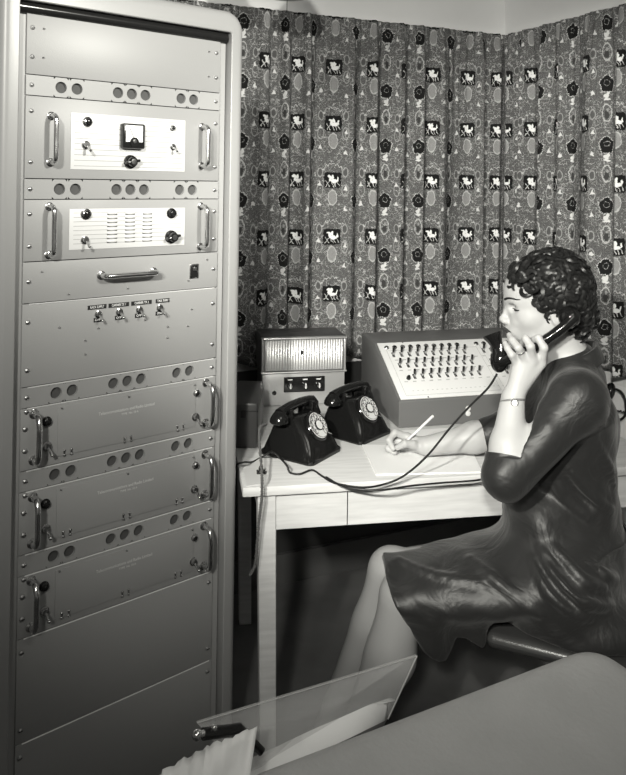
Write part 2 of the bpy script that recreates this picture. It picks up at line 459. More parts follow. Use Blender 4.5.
T = .004                                                    # panel thickness
def rot_out(): return Matrix.Rotation(radians(90), 4, 'X')  # local xy plane -> panel plane, +z -> out (-y)
ROUT = rot_out()
def P3(u, k, w=0): return Vector((u, -w, kz(k)))
def screw(parent, u, k, r=.0052, w=T):
    bm = bmesh.new()
    lathe(bm, [(0, .004), (r*.5, .0036), (r*.85, .0022), (r, 0)], 14, Matrix.Translation(P3(u, k, w)) @ ROUT)
    box(bm, P3(u, k, w+.0042), (r*1.5, .0012, .0011), mi=1)
    return obj('screw', bm, [M['screw'], M['label']], parent)
def plate(k0, k1, hole_us=None, name='panel', gap=.0018):
    """panel plate, with real round holes when hole_us given"""
    bm = bmesh.new(); z1, z0 = kz(k0)-gap/2, kz(k1)+gap/2; u0, u1 = .0, .483
    if not hole_us:
        box(bm, (.2415, -T/2+0, (z0+z1)/2), (.483, T, z1-z0), bev=.0009)
    else:
        zc = (z0+z1)/2; r = .0127; n = 24; hh = (z1-z0)/2
        xs = [u0]; cells = []
        for h in hole_us: cells.append((h-hh*.78, h+hh*.78, h))
        def quad(a, b, y): return bm.faces.new([bm.verts.new(v) for v in ((a, y, z0), (b, y, z0), (b, y, z1), (a, y, z1))])
        cur = u0
        for a, b, h in cells:
            quad(cur, a, -T)
            ring = []
            for i in range(n):
                t = 2*pi*i/n+pi/4
                dx, dz = cos(t), sin(t)
                s = 1/max(abs(dx)/((b-a)/2), abs(dz)/hh)
                ring.append((h+dx*s, zc+dz*s, h+dx*r, zc+dz*r))
            for i in range(n):
                p, q = ring[i], ring[(i+1) % n]
                bm.faces.new([bm.verts.new(v) for v in ((p[0], -T, p[1]), (q[0], -T, q[1]), (q[2], -T, q[3]), (p[2], -T, p[3]))])
                bm.faces.new([bm.verts.new(v) for v in ((p[2], -T, p[3]), (q[2], -T, q[3]), (q[2], .004, q[3]), (p[2], .004, p[3]))])
            for t in (pi/4, 3*pi/4, 5*pi/4, 7*pi/4): pass
            cur = b
        quad(cur, u1, -T)
        for zz in (z0, z1):
            bm.faces.new([bm.verts.new(v) for v in ((u0, -T, zz), (u1, -T, zz), (u1, 0, zz), (u0, 0, zz))])
        bmesh.ops.remove_doubles(bm, verts=bm.verts, dist=1e-5)
        bmesh.ops.recalc_face_normals(bm, faces=bm.faces)
        for h in hole_us:
            lathe(bm, [(r+.002, 0), (0, 0.0)], 20, Matrix.Translation((h, .0035, zc)) @ ROUT, mi=1)
    if k0 >= 11: box(bm, (.245, -T+.0002, z1-.0010), (.462, .0022, .0022), rot=Matrix.Rotation(radians(45), 4, 'X'), mi=2)  # thin pale strip: highlight along the top edge put into the colour
    return obj(name, bm, [M['rack'], M['hole'], M['edge']], rack, 0 if hole_us else None)
HU = (.076, .112, .209, .2435, .278, .373, .408)
def vent(k):
    p = plate(k, k+1, HU, 'vent_panel'); screw(p, .012, k+.5); screw(p, .471, k+.5); return p
def handle(parent, u, k0, k1, out=.036, r=.0055, mat_=None, slant=.012, horiz=False, u1=None):
    bm = bmesh.new()
    if horiz:
        z = kz(k0); a, b = Vector((u, 0, z)), Vector((u1, 0, z)); ax = Vector((1, 0, 0))
    else: a, b = P3(u, k0), P3(u, k1); ax = Vector((0, 0, -1))
    o = Vector((0, -1, 0))
    pts = [a+o*T, a+o*(T+out*.55), a+o*(out*.88)+ax*(slant*.35), a+o*out+ax*slant]
    pts2 = [b+o*out-ax*slant, b+o*(out*.88)-ax*(slant*.35), b+o*(T+out*.55), b+o*T]
    m_ = (pts[-1]+pts2[0])/2
    tube(bm, catmull(pts+[m_]+pts2, 6), r, 12)
    for q in (a, b):
        lathe(bm, [(r*1.7, 0), (r*1.7, .002), (r*1.1, .004), (0, .004)], 16, Matrix.Translation(q+o*T) @ ROUT)
    return obj('handle', bm, mat_ or M['handle'], parent)
def toggle(parent, u, k, w=T, up=True, s=1.0):
    bm = bmesh.new(); c = P3(u, k, w)
    lathe(bm, [(.0085*s, 0), (.0085*s, .003), (.006*s, .004), (.0055*s, .009*s), (0, .009*s)], 12, Matrix.Translation(c) @ ROUT)
    d = Vector((.1, -1, .55 if up else -.55)).normalized()
    cyl(bm, c+Vector((0, -.006, 0)), c+d*.024*s, .0018*s, .0032*s, 10); sph(bm, c+d*.024*s, .0034*s, n=10)
    return obj('toggle_switch', bm, M['steel'], parent)
def lampj(parent, u, k, w=T, r=.0075, m='steel', name='indicator_lamp'):
    bm = bmesh.new(); c = P3(u, k, w)
    lathe(bm, [(r*1.25, 0), (r*1.25, .002), (r, .003), (r, .008), (r*.72, .0095)], 18, Matrix.Translation(c) @ ROUT)
    lathe(bm, [(r*.72, .008), (r*.5, .011), (0, .0125)], 16, Matrix.Translation(c) @ ROUT, mi=1)
    return obj(name, bm, [M[m], M['black']], parent)
def knob(parent, u, k, w=T, r=.011, ang=30, name='control_knob'):
    bm = bmesh.new(); c = P3(u, k, w)
    lathe(bm, [(r*1.25, 0), (r*1.2, .004), (r*.9, .006), (r*.85, .018), (r*.7, .020), (0, .020)], 22, Matrix.Translation(c) @ ROUT)
    box(bm, c+Vector((0, -.013, 0)), (r*2.7, .014, .0065), bev=.002, rot=Matrix.Rotation(radians(-ang), 4, 'Y'))
    lathe(bm, [(r*.5, .0205), (0, .0212)], 14, Matrix.Translation(c) @ ROUT, mi=1)
    return obj(name, bm, [M['black'], M['steel']], parent)

# blank top panel
p = plate(-3, 0)
for k in (-2.25, -.85): screw(p, .012, k); screw(p, .471, k); screw(p, .036, k-.02, .0026); screw(p, .449, k-.02, .0026)
vent(0)
# meter unit 1..5
p = plate(1, 5)
for k in (1.75, 4.2): screw(p, .012, k); screw(p, .471, k)
bm = bmesh.new()
box(bm, P3(.242, 3.1, T+.0008), (.286, .0016, 2.82*U), bev=.0006)
for i in range(10): box(bm, P3(.242, 1.85+i*.275, T+.0018), (.27, .0003, .0012), mi=1)
obj('engraved_panel', bm, [M['engraved'], M['rack']], p)
bm = bmesh.new(); c = P3(.243, 2.72, 0)
box(bm, c+Vector((0, -.012, 0)), (.056, .018, .058), bev=.004)
box(bm, c+Vector((0, -.0213, .0055)), (.042, .001, .038), mi=1)
lathe(bm, [(.011, 0), (.011, .003), (0, .003)], 20, Matrix.Translation(c+Vector((0, -.0205, -.014))) @ ROUT)
lathe(bm, [(.005, .003), (.0045, .0045), (0, .005)], 14, Matrix.Translation(c+Vector((0, -.0205, -.012))) @ ROUT, mi=2)
cyl(bm, c+Vector((0, -.0222, -.008)), c+Vector((-.011, -.0222, .017)), .0006, n=6)
for i in range(9):
    a = radians(40+100*i/8); cyl(bm, c+Vector((cos(a)*.026, -.0219, -.008+sin(a)*.026)), c+Vector((cos(a)*.029, -.0219, -.008+sin(a)*.029)), .0004, n=5)
obj('meter', bm, [M['black'], M['meter'], M['steel']], p)
knob(p, .241, 4.05, T+.0016, .013, 12); lampj(p, .136, 2.11, T+.0016, .009); toggle(p, .133, 3.27, T+.0016, False, 1.1)
lampj(p, .349, 2.15, T+.0016, .0055); toggle(p, .351, 3.18, T+.0016, False, .9)
handle(p, .055, 1.93, 4.2); handle(p, .432, 1.98, 4.15)
vent(5)
# louvred unit 6..9
p = plate(6, 9)
for k in (6.7, 8.25): screw(p, .012, k); screw(p, .471, k)
bm = bmesh.new(); box(bm, P3(.243, 7.5, T+.0008), (.289, .0016, 2.04*U), bev=.0006)
for i in range(8): box(bm, P3(.243, 6.68+i*.22, T+.0018), (.27, .0003, .001), mi=1)
ep = obj('engraved_panel', bm, [M['engraved'], M['rack']], p)
for cu in (.199, .243, .287):
    bm = bmesh.new()
    for i in range(8):
        k = 6.72+i*.204
        lathe(bm, [(.0135, 0), (.0125, .0022), (.008, .0036), (0, .004)], 16, Matrix.Translation(P3(cu, k, T+.0012)) @ ROUT @ Matrix.Diagonal((1, .27, 1, 1)))
        box(bm, P3(cu, k+.07, T+.0016), (.024, .0012, .0022), mi=1)
    obj('louvre_column', bm, [M['engraved'], M['label']], p)
lampj(p, .136, 6.74, T+.0016, .010); toggle(p, .134, 8.04, T+.0016, False, 1.1); lampj(p, .350, 6.77, T+.0016, .010, 'black', 'fuse_cap'); knob(p, .350, 8.05, T+.0016, .013, 15)
handle(p, .054, 6.35, 8.7); handle(p, .432, 6.4, 8.65)
# drawer 9..11
p = plate(9, 11, name='drawer_front'); screw(p, .012, 9.95); screw(p, .471, 9.95)
for u, k in ((.04, 9.5), (.1, 10.7), (.24, 10.65), (.40, 10.5), (.452, 9.4)): screw(p, u, k, .0022)
handle(p, .175, 9.87, 0, .034, .006, horiz=True, u1=.305, slant=.014)
bm = bmesh.new(); box(bm, P3(.416, 10.0, T+.001), (.025, .002, .036), bev=.0008)
box(bm, P3(.416, 10.0, T+.0022), (.019, .0006, .03), mi=1); box(bm, P3(.416, 9.88, T+.004), (.009, .006, .009), bev=.001)
obj('rocker_switch', bm, [M['steel'], M['black']], p)
# switch panel 11..15
p = plate(11, 15, name='switch_panel')
for k in (11.9, 14.2): screw(p, .012, k); screw(p, .471, k)
for u, k in ((.08, 12.3), (.14, 13.1), (.14, 13.8), (.17, 12.55), (.285, 12.4), (.345, 12.9), (.345, 13.5), (.41, 12.1), (.40, 13.0)): screw(p, u, k, .0022)
for u, wd, s in ((.1665, .044, 'RACK SUPPLY'), (.219, .050, 'CARRIER TX 1'), (.276, .052, 'CARRIER TX 2'), (.331, .036, 'TALK THRU')):
    bm = bmesh.new(); box(bm, P3(u, 11.47, T+.0006), (wd, .0012, .0095)); textbm(bm, s, .0082, Matrix.Translation(P3(u, 11.47, T+.0014)) @ ROUT, mi=1, sx=wd/.0095/len(s)*1.55)
    obj('name_label', bm, [M['label'], M['white']], p, 0)
for u, s in ((.168, 'OFF'), (.219, 'OFF'), (.269, 'OFF'), (.322, 'ON')):
    toggle(p, u+.001, 11.83, T, False, 1.0)
    bm = bmesh.new(); box(bm, P3(u, 12.13, T+.0006), (.018, .0012, .0095)); textbm(bm, s, .0075, Matrix.Translation(P3(u, 12.13, T+.0014)) @ ROUT, mi=1)
    obj('switch_label', bm, [M['label'], M['white']], p, 0)
vent(15)
# three amplifier units 16..19, 20..23, 24..27
def amp(k):
    p = plate(k, k+3, name='amplifier_panel')
    for dk in (.28,): screw(p, .012, k+dk-.1)
    screw(p, .010, k+1.0, .0058); screw(p, .010, k+2.05, .0058); screw(p, .471, k+2.85, .005)
    bm = bmesh.new(); box(bm, P3(.2525, k+1.42, T+.0012), (.345, .0024, 2.42*U), bev=.0011)
    cv = obj('cover_plate', bm, M['rack'], p)
    bm = bmesh.new()
    textbm(bm, 'Telecommunications and Radio Limited', .0095, Matrix.Translation(P3(.243, k+.93, T+.0026)) @ ROUT, mi=0, depth=.0002, sx=.92)
    textbm(bm, 'TYPE  No. 10 A', .0065, Matrix.Translation(P3(.250, k+1.16, T+.0026)) @ ROUT, mi=0, depth=.0002)
    obj('lettering', bm, M['softwhite'], cv, 0)
    for u in (.103, .245, .383):
        bm = bmesh.new()
        for du in (-.008, .008):
            for dk in (-.11, .11): sph(bm, P3(u+du, k+2.50+dk, T+.003), .0034, n=8)
            box(bm, P3(u+du, k+2.50, T+.003), (.0045, .003, .011), bev=.001)
        obj('latch', bm, M['steel'], cv)
    for u, kk in ((.088, .28), (.246, .30), (.42, .30)): screw(cv, u, k+kk, .0022, T+.0024)
    lampj(p, .056, k+.80, T, .0085, 'black', 'jack_socket'); lampj(p, .427, k+.78, T, .0075)
    toggle(p, .057, k+2.0, T, False, 1.2); toggle(p, .425, k+2.1, T, False, 1.2)
    handle(p, .028, k+.32, k+2.55, .040, .0062, slant=.022, mat_=M['steel']); handle(p, .455, k+.32, k+2.55, .040, .0062, slant=.022, mat_=M['steel'])
for k in (16, 20, 24): amp(k)
vent(19); vent(23)
for a, b in ((27, 32), (32, 37)):
    p = plate(a, b)
    for k in (a+.6, b-.7): screw(p, .010, k+.05); screw(p, .471, k)
p = plate(37, 38.6)
# ---------------------------------------------------------------- desk
DZ = .74; DA = radians(9.9)
desk = empty('desk', (-.163, 1.90, 0), DA, 'pale wooden desk carrying telephones and the switchboard', 'desk')
bm = bmesh.new(); box(bm, (.585, .375, DZ-.012), (1.17, .75, .024), bev=.003); obj('tabletop', bm, M['deskw'], desk)
LX = ((.062, .035, .03), (1.10, .035, -.02), (.062, .71, .03), (1.10, .71, -.02))
for lx, ly, sx in LX:
    bm = bmesh.new(); b2 = bmesh.new(); bmesh.ops.create_cube(b2, size=1)
    for v in b2.verts:
        top = v.co.z > 0; w = .046 if top else .040
        v.co.x = lx+v.co.x*w+(0 if top else (.014 if lx < .5 else -.014)); v.co.y = ly+v.co.y*(.046 if top else .036); v.co.z = (DZ-.024) if top else 0
    bmesh.ops.bevel(b2, geom=b2.edges[:], offset=.002, segments=1, affect='EDGES')
    merge(bm, b2); obj('leg', bm, M['deskw'], desk)
bm = bmesh.new()
box(bm, (.581, .026, DZ-.024-.046), (.99, .018, .092)); obj('apron', bm, M['deskw'], desk)
bm = bmesh.new(); box(bm, (.27, .0165, DZ-.024-.046), (.002, .0015, .090)); obj('apron_joint', bm, M['label'], desk, 0)
bm = bmesh.new(); box(bm, (.581, .71, DZ-.07), (.99, .018, .092)); obj('apron', bm, M['deskw'], desk)
for x in (.062, 1.10):
    bm = bmesh.new(); box(bm, (x, .372, DZ-.07), (.018, .63, .092)); obj('apron', bm, M['deskw'], desk)

# ---------------------------------------------------------------- switchboard console
con = empty('telephone_switchboard', (.277, 2.377, DZ), radians(15), 'sloping switchboard console with pale key panel and rows of black lever keys', 'switchboard')
CL = .66; side = [(0, 0), (0, .083), (.235, .217), (.37, .226), (.37, 0)]
bm = bmesh.new()
prism(bm, side, 0, CL, Matrix(((0, 0, 1, 0), (1, 0, 0, 0), (0, 1, 0, 0), (0, 0, 0, 1))), bev=.003)
obj('cabinet', bm, M['conside'], con)
SL = Vector((0, .235, .134)); SLn = SL.normalized(); SN = Vector((0, -SLn.z, SLn.y)); B0 = Vector((0, 0, .083))
def cp(s, t, w=0): return B0+Vector((s, 0, 0))+SL*(1-t)+SN*w       # t measured down the slope
CR = Matrix((( 1, 0, 0), (0, SLn.y, SN.y), (0, SLn.z, SN.z))).to_4x4()
bm = bmesh.new(); box(bm, cp(CL/2, .5, .002), (CL-.016, SL.length-.012, .004), bev=.001, rot=CR)
pan = obj('key_panel', bm, M['conpanel'], con)
bm = bmesh.new()
for (a, b, c_, d) in ((.03, .17, .36, .17), (.03, .93, .36, .93), (.03, .10, .03, .93), (.36, .10, .36, .93), (.375, .10, .375, .93), (.38, .93, .63, .93)):
    p, q = cp(a, b, .0043), cp(c_, d, .0043); cyl(bm, p, q, .0006, n=4)
for i in range(34): box(bm, cp(.06+i*.0166, .86, .0043), (.006, .0016, .0004), rot=CR)
for r_, t in ((0, .34), (1, .52), (2, .71)):
    for i in range(19): box(bm, cp(.05+i*.029, t, .0043), (.012, .003, .0004), rot=CR)
obj('engraving', bm, mat('grey_engraving', .38, .6), pan, 0)
def lever(s, t):
    bm = bmesh.new(); c = cp(s, t, .004)
    box(bm, c+SN*.001, (.009, .022, .002), bev=.0006, rot=CR, mi=1)
    d = (SN+SLn*.35).normalized()
    cyl(bm, c, c+d*.012, .0022, .0026, 8, mi=1); cyl(bm, c+d*.010, c+d*.027, .0036, .0042, 10, bev=.001)
    obj('lever_key', bm, [M['black'], M['steel']], pan)
def lampc(s, t, dark):
    bm = bmesh.new(); Mx = Matrix.Translation(cp(s, t, .004)) @ CR
    lathe(bm, [(.0085, 0), (.0085, .002), (.0065, .004), (.0065, .005), (0, .0065)], 14, Mx)
    if dark: lathe(bm, [(.0058, .0052), (.003, .0072), (0, .0078)], 12, Mx, mi=1)
    obj('indicator_lamp', bm, [M['steel'], M['black']], pan)
random.seed(3)
cols = [.046+.0288*i for i in range(10)]+[.378+.0288*i for i in range(8)]
for i, s in enumerate(cols):
    lampc(s-.012, .115, i not in (0, 2, 5, 6)); lever(s, .25); lever(s+.006, .44)
    if i not in (0, 10): lever(s+.010, .635)
bm = bmesh.new(); Mx = Matrix.Translation(cp(.062, .66, .004)) @ CR; lathe(bm, [(.007, 0), (.0065, .008), (.005, .011), (0, .0115)], 14, Mx); obj('push_button', bm, M['black'], pan)
for s, t in ((.1, .03), (.55, .03), (.1, .97), (.55, .97)):
    bm = bmesh.new(); lathe(bm, [(.003, 0), (.002, .002), (0, .0024)], 10, Matrix.Translation(cp(s, t, .004)) @ CR); obj('screw', bm, M['steel'], pan)
bm = bmesh.new()
for dz in (.048, .032): lathe(bm, [(.0085, 0), (.008, .003), (.003, .005), (0, .005)], 16, Matrix.Translation((.235, 0, dz)) @ ROUT)
obj('lock', bm, M['dialw'], con)

# ---------------------------------------------------------------- loudspeaker unit
sp = empty('loudspeaker_unit', (-.165, 2.585, DZ), radians(11), 'silver-fronted speaker unit with ribbed grille above a black control strip', 'speaker unit')
SW = .292
bm = bmesh.new(); box(bm, (SW/2, .085, .055+.0), (SW-.012, .15, .11)); box(bm, (SW/2, .085, .172), (SW, .15, .122), bev=.004); obj('case', bm, M['spkcase'], sp)
bm = bmesh.new()                                       # ribbed grille with rounded front
N = 240; prev = None
for i in range(N+1):
    s = i/N; x = .008+s*(SW-.016); y = .0-.004-.0016*abs(sin(s*pi*30)); e = min(s, 1-s)
    if e < .02: y += .006*(1-e/.02)
    row = [bm.verts.new((x, y+o_, z)) for o_, z in ((.006, .118), (0, .121), (0, .222), (.006, .226))]
    if prev:
        for a in range(3): bm.faces.new((prev[a], row[a], row[a+1], prev[a+1]))
    prev = row
obj('grille', bm, M['spk'], sp, 60)
bm = bmesh.new(); box(bm, (SW/2, -.001, .2295), (SW+.004, .024, .006), bev=.002); box(bm, (SW/2, -.001, .1145), (SW+.004, .020, .005), bev=.002)
box(bm, (.0035, .004, .172), (.007, .018, .112), bev=.002); box(bm, (SW-.0035, .004, .172), (.007, .018, .112), bev=.002); obj('grille_frame', bm, M['spk'], sp)
bm = bmesh.new(); lathe(bm, [(.006, 0), (.005, .003), (0, .004)], 16, Matrix.Translation((.137, -.005, .180)) @ ROUT @ Matrix.Diagonal((.8, 1.2, 1, 1))); obj('indicator', bm, M['black'], sp)
bm = bmesh.new(); box(bm, (SW/2, .006, .056), (SW-.006, .012, .108), bev=.002); obj('lower_front', bm, M['spk'], sp)
bm = bmesh.new(); box(bm, (.148, -.002, .072), (.142, .006, .052), bev=.002); cs = obj('control_strip', bm, M['black'], sp)
for x in (.098, .150, .197):
    bm = bmesh.new(); Mx = Matrix.Translation((x, -.005, .070)) @ ROUT; lathe(bm, [(.010, 0), (.010, .005), (.0075, .012), (0, .013)], 18, Mx)
    box(bm, (x, -.020, .070), (.004, .004, .016), mi=1); box(bm, (x, -.0055, .089), (.016, .0006, .004), mi=1)
    obj('knob', bm, [M['steel'], M['dialw']], cs)
bm = bmesh.new(); Mx = Matrix.Translation((.045, 0, .045)) @ ROUT; lathe(bm, [(.008, 0), (.007, .004), (0, .005)], 16, Mx); obj('socket', bm, M['black'], sp)

# ---------------------------------------------------------------- telephones
def handset_bm(E, eN, Mo, mN, bow, r=.0115, horn=.03):
    """E/Mo cup centres, eN/mN the directions the cups face, bow = the way the handle arches"""
    bm = bmesh.new(); E, Mo, eN, mN, bow = [Vector(v) for v in (E, Mo, eN, mN, bow)]; eN.normalize(); mN.normalize()
    a, b = E-eN*.016, Mo-mN*.018
    pts = catmull([a, a.lerp(b, .12)+bow*.55, a.lerp(b, .35)+bow, a.lerp(b, .65)+bow, a.lerp(b, .88)+bow*.55, b], 7)
    tube(bm, pts, lambda t: r*(1.0+.25*abs(2*t-1)**2), 14)
    def cup(c, n, prof):
        q = Vector((0, 0, 1)).rotation_difference(n).to_matrix().to_4x4()
        lathe(bm, prof, 26, Matrix.Translation(c) @ q)
    cup(E, eN, [(0, -.028), (.013, -.025), (.021, -.014), (.0265, -.004), (.0275, .004), (.025, .007), (.012, .004), (0, .003)])
    cup(Mo, mN, [(0, -.028), (.014, -.026), (.021, -.016), (.0205, -.006), (.023, .002), (.0285, horn*.5), (.0275, horn*.55), (.018, .004), (0, .002)])
    return bm
def make_phone(loc, rz, label):
    t = empty('rotary_telephone', loc, rz, label, 'telephone', 'black rotary telephones on the desk')
    bm = bmesh.new()
    # flared body: rounded rectangles stacked, concave sides; front (-y) slopes back to the dial
    lv = [(0, .080, -.092, .085, .016), (.010, .080, -.092, .085, .016), (.016, .076, -.087, .080, .02), (.035, .070, -.082, .076, .024),
          (.055, .064, -.072, .070, .026), (.075, .059, -.058, .064, .026), (.092, .055, -.042, .058, .024), (.104, .052, -.030, .052, .022), (.110, .046, -.022, .046, .02)]
    rings = []
    for z, hx, y0, y1, r in lv:
        ring = []
        for cx, cy, a0 in ((hx-r, y1-r, 0), (-hx+r, y1-r, 90), (-hx+r, y0+r, 180), (hx-r, y0+r, 270)):
            for i in range(6):
                a = radians(a0+18*i); ring.append(bm.verts.new((cx+r*cos(a), cy+r*sin(a), z)))
        rings.append(ring)
    for a, b in zip(rings, rings[1:]):
        for i in range(len(a)): bm.faces.new((a[i], a[(i+1) % len(a)], b[(i+1) % len(a)], b[i]))
    bm.faces.new(rings[-1]); bm.faces.new(rings[0][::-1])
    obj('body', bm, M['phone'], t, 50)
    for s in (-1, 1):
        bm = bmesh.new()
        for y in (-.004, .034):
            box(bm, (s*.050, y, .118), (.012, .010, .026), bev=.003)
        box(bm, (s*.050, .015, .111), (.014, .045, .010), bev=.003)
        cyl(bm, (s*.036, .015, .108), (s*.036, .015, .119), .006, n=12)
        obj('cradle', bm, M['phone'], t)
    # dial on the sloping front
    c = Vector((0, -.057, .083)); n = Vector((0, -.83, .56)).normalized()
    xa = Vector((1, 0, 0)); ya = n.cross(xa)
    Mx = Matrix((xa, ya, n)).transposed().to_4x4(); Mx.translation = c
    bm = bmesh.new(); lathe(bm, [(.043, -.020), (.043, .001), (.040, .005), (.037, .005), (.037, .002), (0, .002)], 40, Mx); d = obj('dial', bm, M['phone'], t)
    bm = bmesh.new(); lathe(bm, [(.0372, .0021), (.0372, .004), (0, .004)], 40, Mx); obj('number_plate', bm, M['dialw'], d)
    bm = bmesh.new()                                     # finger wheel with ten real holes
    R0_, R1_, rr, rc = .0145, .0345, .0066, .0255; nn = 10; z = .0075
    for i in range(nn):
        a = radians(-60+30*i+ (0)); cc = Vector((cos(a)*rc, sin(a)*rc))
        K = 20
        hole = [(cc.x+rr*cos(2*pi*k/K+a), cc.y+rr*sin(2*pi*k/K+a)) for k in range(K)]
        outer = []
        for k in range(K):
            th = 2*pi*k/K; dx, dy = cos(th), sin(th)     # box in (radial, tangential)
            s = 1/max(abs(dx)/((R1_-R0_)/2), abs(dy)/1.0); s2 = s*abs(dy)
            if s2 > 1: s = s/s2
            pr = (R0_+R1_)/2+dx*min(s, 1/max(abs(dx), 1e-6)*(R1_-R0_)/2); pt = max(-1, min(1, dy*s))*radians(15)
            outer.append((pr*cos(a+pt), pr*sin(a+pt)))
        for k in range(K):
            k2 = (k+1) % K
            for zz in (z,):
                v = [bm.verts.new(Mx @ Vector((*q, zz))) for q in (hole[k], outer[k], outer[k2], hole[k2])]; bm.faces.new(v)
    bmesh.ops.remove_doubles(bm, verts=bm.verts, dist=1e-5)
    lathe(bm, [(.0345, .0062), (.0348, .0075), (.0340, .0078)], 40, Mx)
    lathe(bm, [(.0148, .0055), (.0148, .0082), (.0125, .0085)], 32, Mx)
    obj('finger_wheel', bm, M['phone'], d, 0)
    bm = bmesh.new(); lathe(bm, [(.0125, .005), (.0125, .0088), (0, .0092)], 28, Mx); obj('centre_label', bm, M['dialw'], d)
    bm = bmesh.new()
    for i in range(10):
        a = radians(-60+30*i); textbm(bm, str((i+1) % 10), .0075, Mx @ Matrix.Translation((cos(a)*.0255, sin(a)*.0255, .0043)), depth=.0001)
    obj('numerals', bm, M['label'], d, 0)
    bm = bmesh.new(); p = Mx @ Vector((.024, -.026, .004)); q = Mx @ Vector((.036, -.036, .006)); cyl(bm, p, q, .0018, n=8); obj('finger_stop', bm, M['steel'], d)
    hb = handset_bm((-.080, .015, .106), (0, 0, -1), (.080, .015, .104), (0, 0, -1), (0, 0, .010), .0135)
    hb2 = bmesh.new()
    hs = obj('handset', hb, M['phone'], t, 45)
    return t
make_phone((-.026, 2.162, DZ), radians(57), 'black rotary telephone nearest the desk corner, braided cord at its side')
make_phone((.132, 2.335, DZ), radians(50), 'black rotary telephone against the left side of the switchboard')

# ---------------------------------------------------------------- papers, pencil, cords
def sheet(name, px, z, th, m, label, cat, parent=None):
    bm = bmesh.new(); prism(bm, [tuple(onz(x, y, z+th))[:2] for x, y in px], z, z+th)
    return tag(obj(name, bm, m, parent, 0), label, cat)
sheet('notepad', [(362, 444.5), (376, 474), (482, 471.5), (470, 446)], DZ+.0002, .004, M['paper'], 'white notepad under the writing hand', 'notepad')
sheet('paper_sheet', [(402, 430.5), (412, 441), (512, 437), (500, 425)], DZ+.0002, .0012, M['paper'], 'loose white sheet between the notepad and switchboard front', 'paper')
sheet('paper_sheet', [(242, 457), (246, 486), (262, 484), (262, 459)], DZ+.0002, .0012, mat('card', .68, .7), 'small pale card lying on the desk corner by the cords', 'paper')

cz = DZ+.0045
def onp(x, y, z=cz): return onz(x, y, z)
pts = [at(497, 374, 1.86), at(488, 388, 1.87), at(470, 406, 1.89), at(450, 428, 1.90), at(428, 455, 1.91), at(405, 475, 1.92), onp(385, 484), onp(362, 487.5), onp(335, 483), onp(322, 476), onp(312, 470), onp(300, 474), onp(290, 472.5), at(287, 466, 1.985), onp(281, 459), at(272, 452, 2.02), onp(262, 457), onp(252, 462), at(243, 462.5, 2.0), at(236, 468, 2.02), at(234, 500, 2.03)]
bm = bmesh.new(); tube(bm, catmull(pts, 8), .0026, 8); tag(obj('handset_cord', bm, M['cord']), 'black cord looping from the held handset down across the desk to its left end', 'cord')
pts = [onp(326, 477), onp(340, 485), onp(358, 489), onp(382, 490), onp(410, 486), onp(440, 483), onp(470, 481), onp(484, 479)]
bm = bmesh.new(); tube(bm, catmull(pts, 8), .0026, 8); tag(obj('cord', bm, M['cord']), 'black cord lying along the front edge of the desktop', 'cord')
# braided cord from phone, over the left end, hanging beside the leg
pts = [at(266, 424, 2.12), at(260, 428, 2.06), at(259.5, 445, 2.02), at(261, 462, 1.95), at(262, 478, 1.885), at(261.5, 500, 1.882), at(259, 520, 1.882), at(257, 545, 1.885), at(255, 565, 1.89), at(250, 575, 1.895)]
bm = bmesh.new()
for ph in (0, pi): tube(bm, helix_pts(pts, .0022, 90, 4, ph), .0024, 6)
tag(obj('braided_cord', bm, M['braid']), 'twisted braided cord hanging over the desk corner beside the leg', 'cord')
bm = bmesh.new(); c = onz(260.5, 474, DZ); box(bm, c+Vector((0, 0, .010)), (.010, .012, .018), bev=.002); box(bm, c+Vector((.002, 0, .004)), (.024, .014, .006), bev=.002)
for s in (-.008, .010): cyl(bm, c+Vector((s, -.002, .006)), c+Vector((s, -.002, .011)), .0025, n=10)
tag(obj('cord_clamp', bm, M['black']), 'small black cord clamp fixed near the desk corner', 'clamp')

bm = bmesh.new(); box(bm, (-.188, 2.30, DZ+.066), (.082, .25, .130), bev=.008); bx_ = obj('case', bm, M['spkcase'])  # added dark case, fills a black area where nothing can be made out
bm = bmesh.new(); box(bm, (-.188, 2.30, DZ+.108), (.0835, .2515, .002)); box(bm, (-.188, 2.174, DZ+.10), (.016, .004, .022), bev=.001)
bx = empty('added_dark_case', (-.188, 2.30, DZ), 0, 'added dark case filling the black area at the left end of the desk beside the rack', 'case')
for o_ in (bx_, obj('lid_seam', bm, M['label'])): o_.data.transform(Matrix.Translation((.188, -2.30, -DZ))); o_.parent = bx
# headset on the right wall
def onwall(x, y, off=.0):
    d = ray(x, y); o = CORN+rn*off; t = (o.x*rn.x+o.y*rn.y)/(d[0]*rn.x+d[2]*rn.y)
    return Vector((d[0]*t, d[2]*t, H+d[1]*t))
hd = tag(empty('wall_earphone', onwall(608, 392, .0)), 'black earphone with looping cord hanging on the pale wall behind the woman', 'earphone')
o0 = Vector(hd.location)
bm = bmesh.new()
c = onwall(609, 392, .028)-o0
sph(bm, c, .03, (.62, .85, 1.15), 24, rot=Matrix.Rotation(radians(20), 4, 'Y'))
cyl(bm, onwall(606, 388, 0)-o0, onwall(606, 388, .03)-o0, .008, n=12)
obj('earpiece', bm, M['phone'], hd)
bm = bmesh.new(); w = .022
tube(bm, catmull([onwall(x, y, w)-o0 for x, y in ((612, 389), (617, 389.5), (622, 393), (625.5, 401), (626, 412), (623, 418), (617, 420.5), (612, 418))], 8), .0042, 8)
tube(bm, helix_pts([onwall(x, y, w)-o0 for x, y in ((608, 410), (614, 411.5), (620, 411), (626, 413))], .002, 80, 4), .0026, 6)
obj('cord', bm, M['cord'], hd)

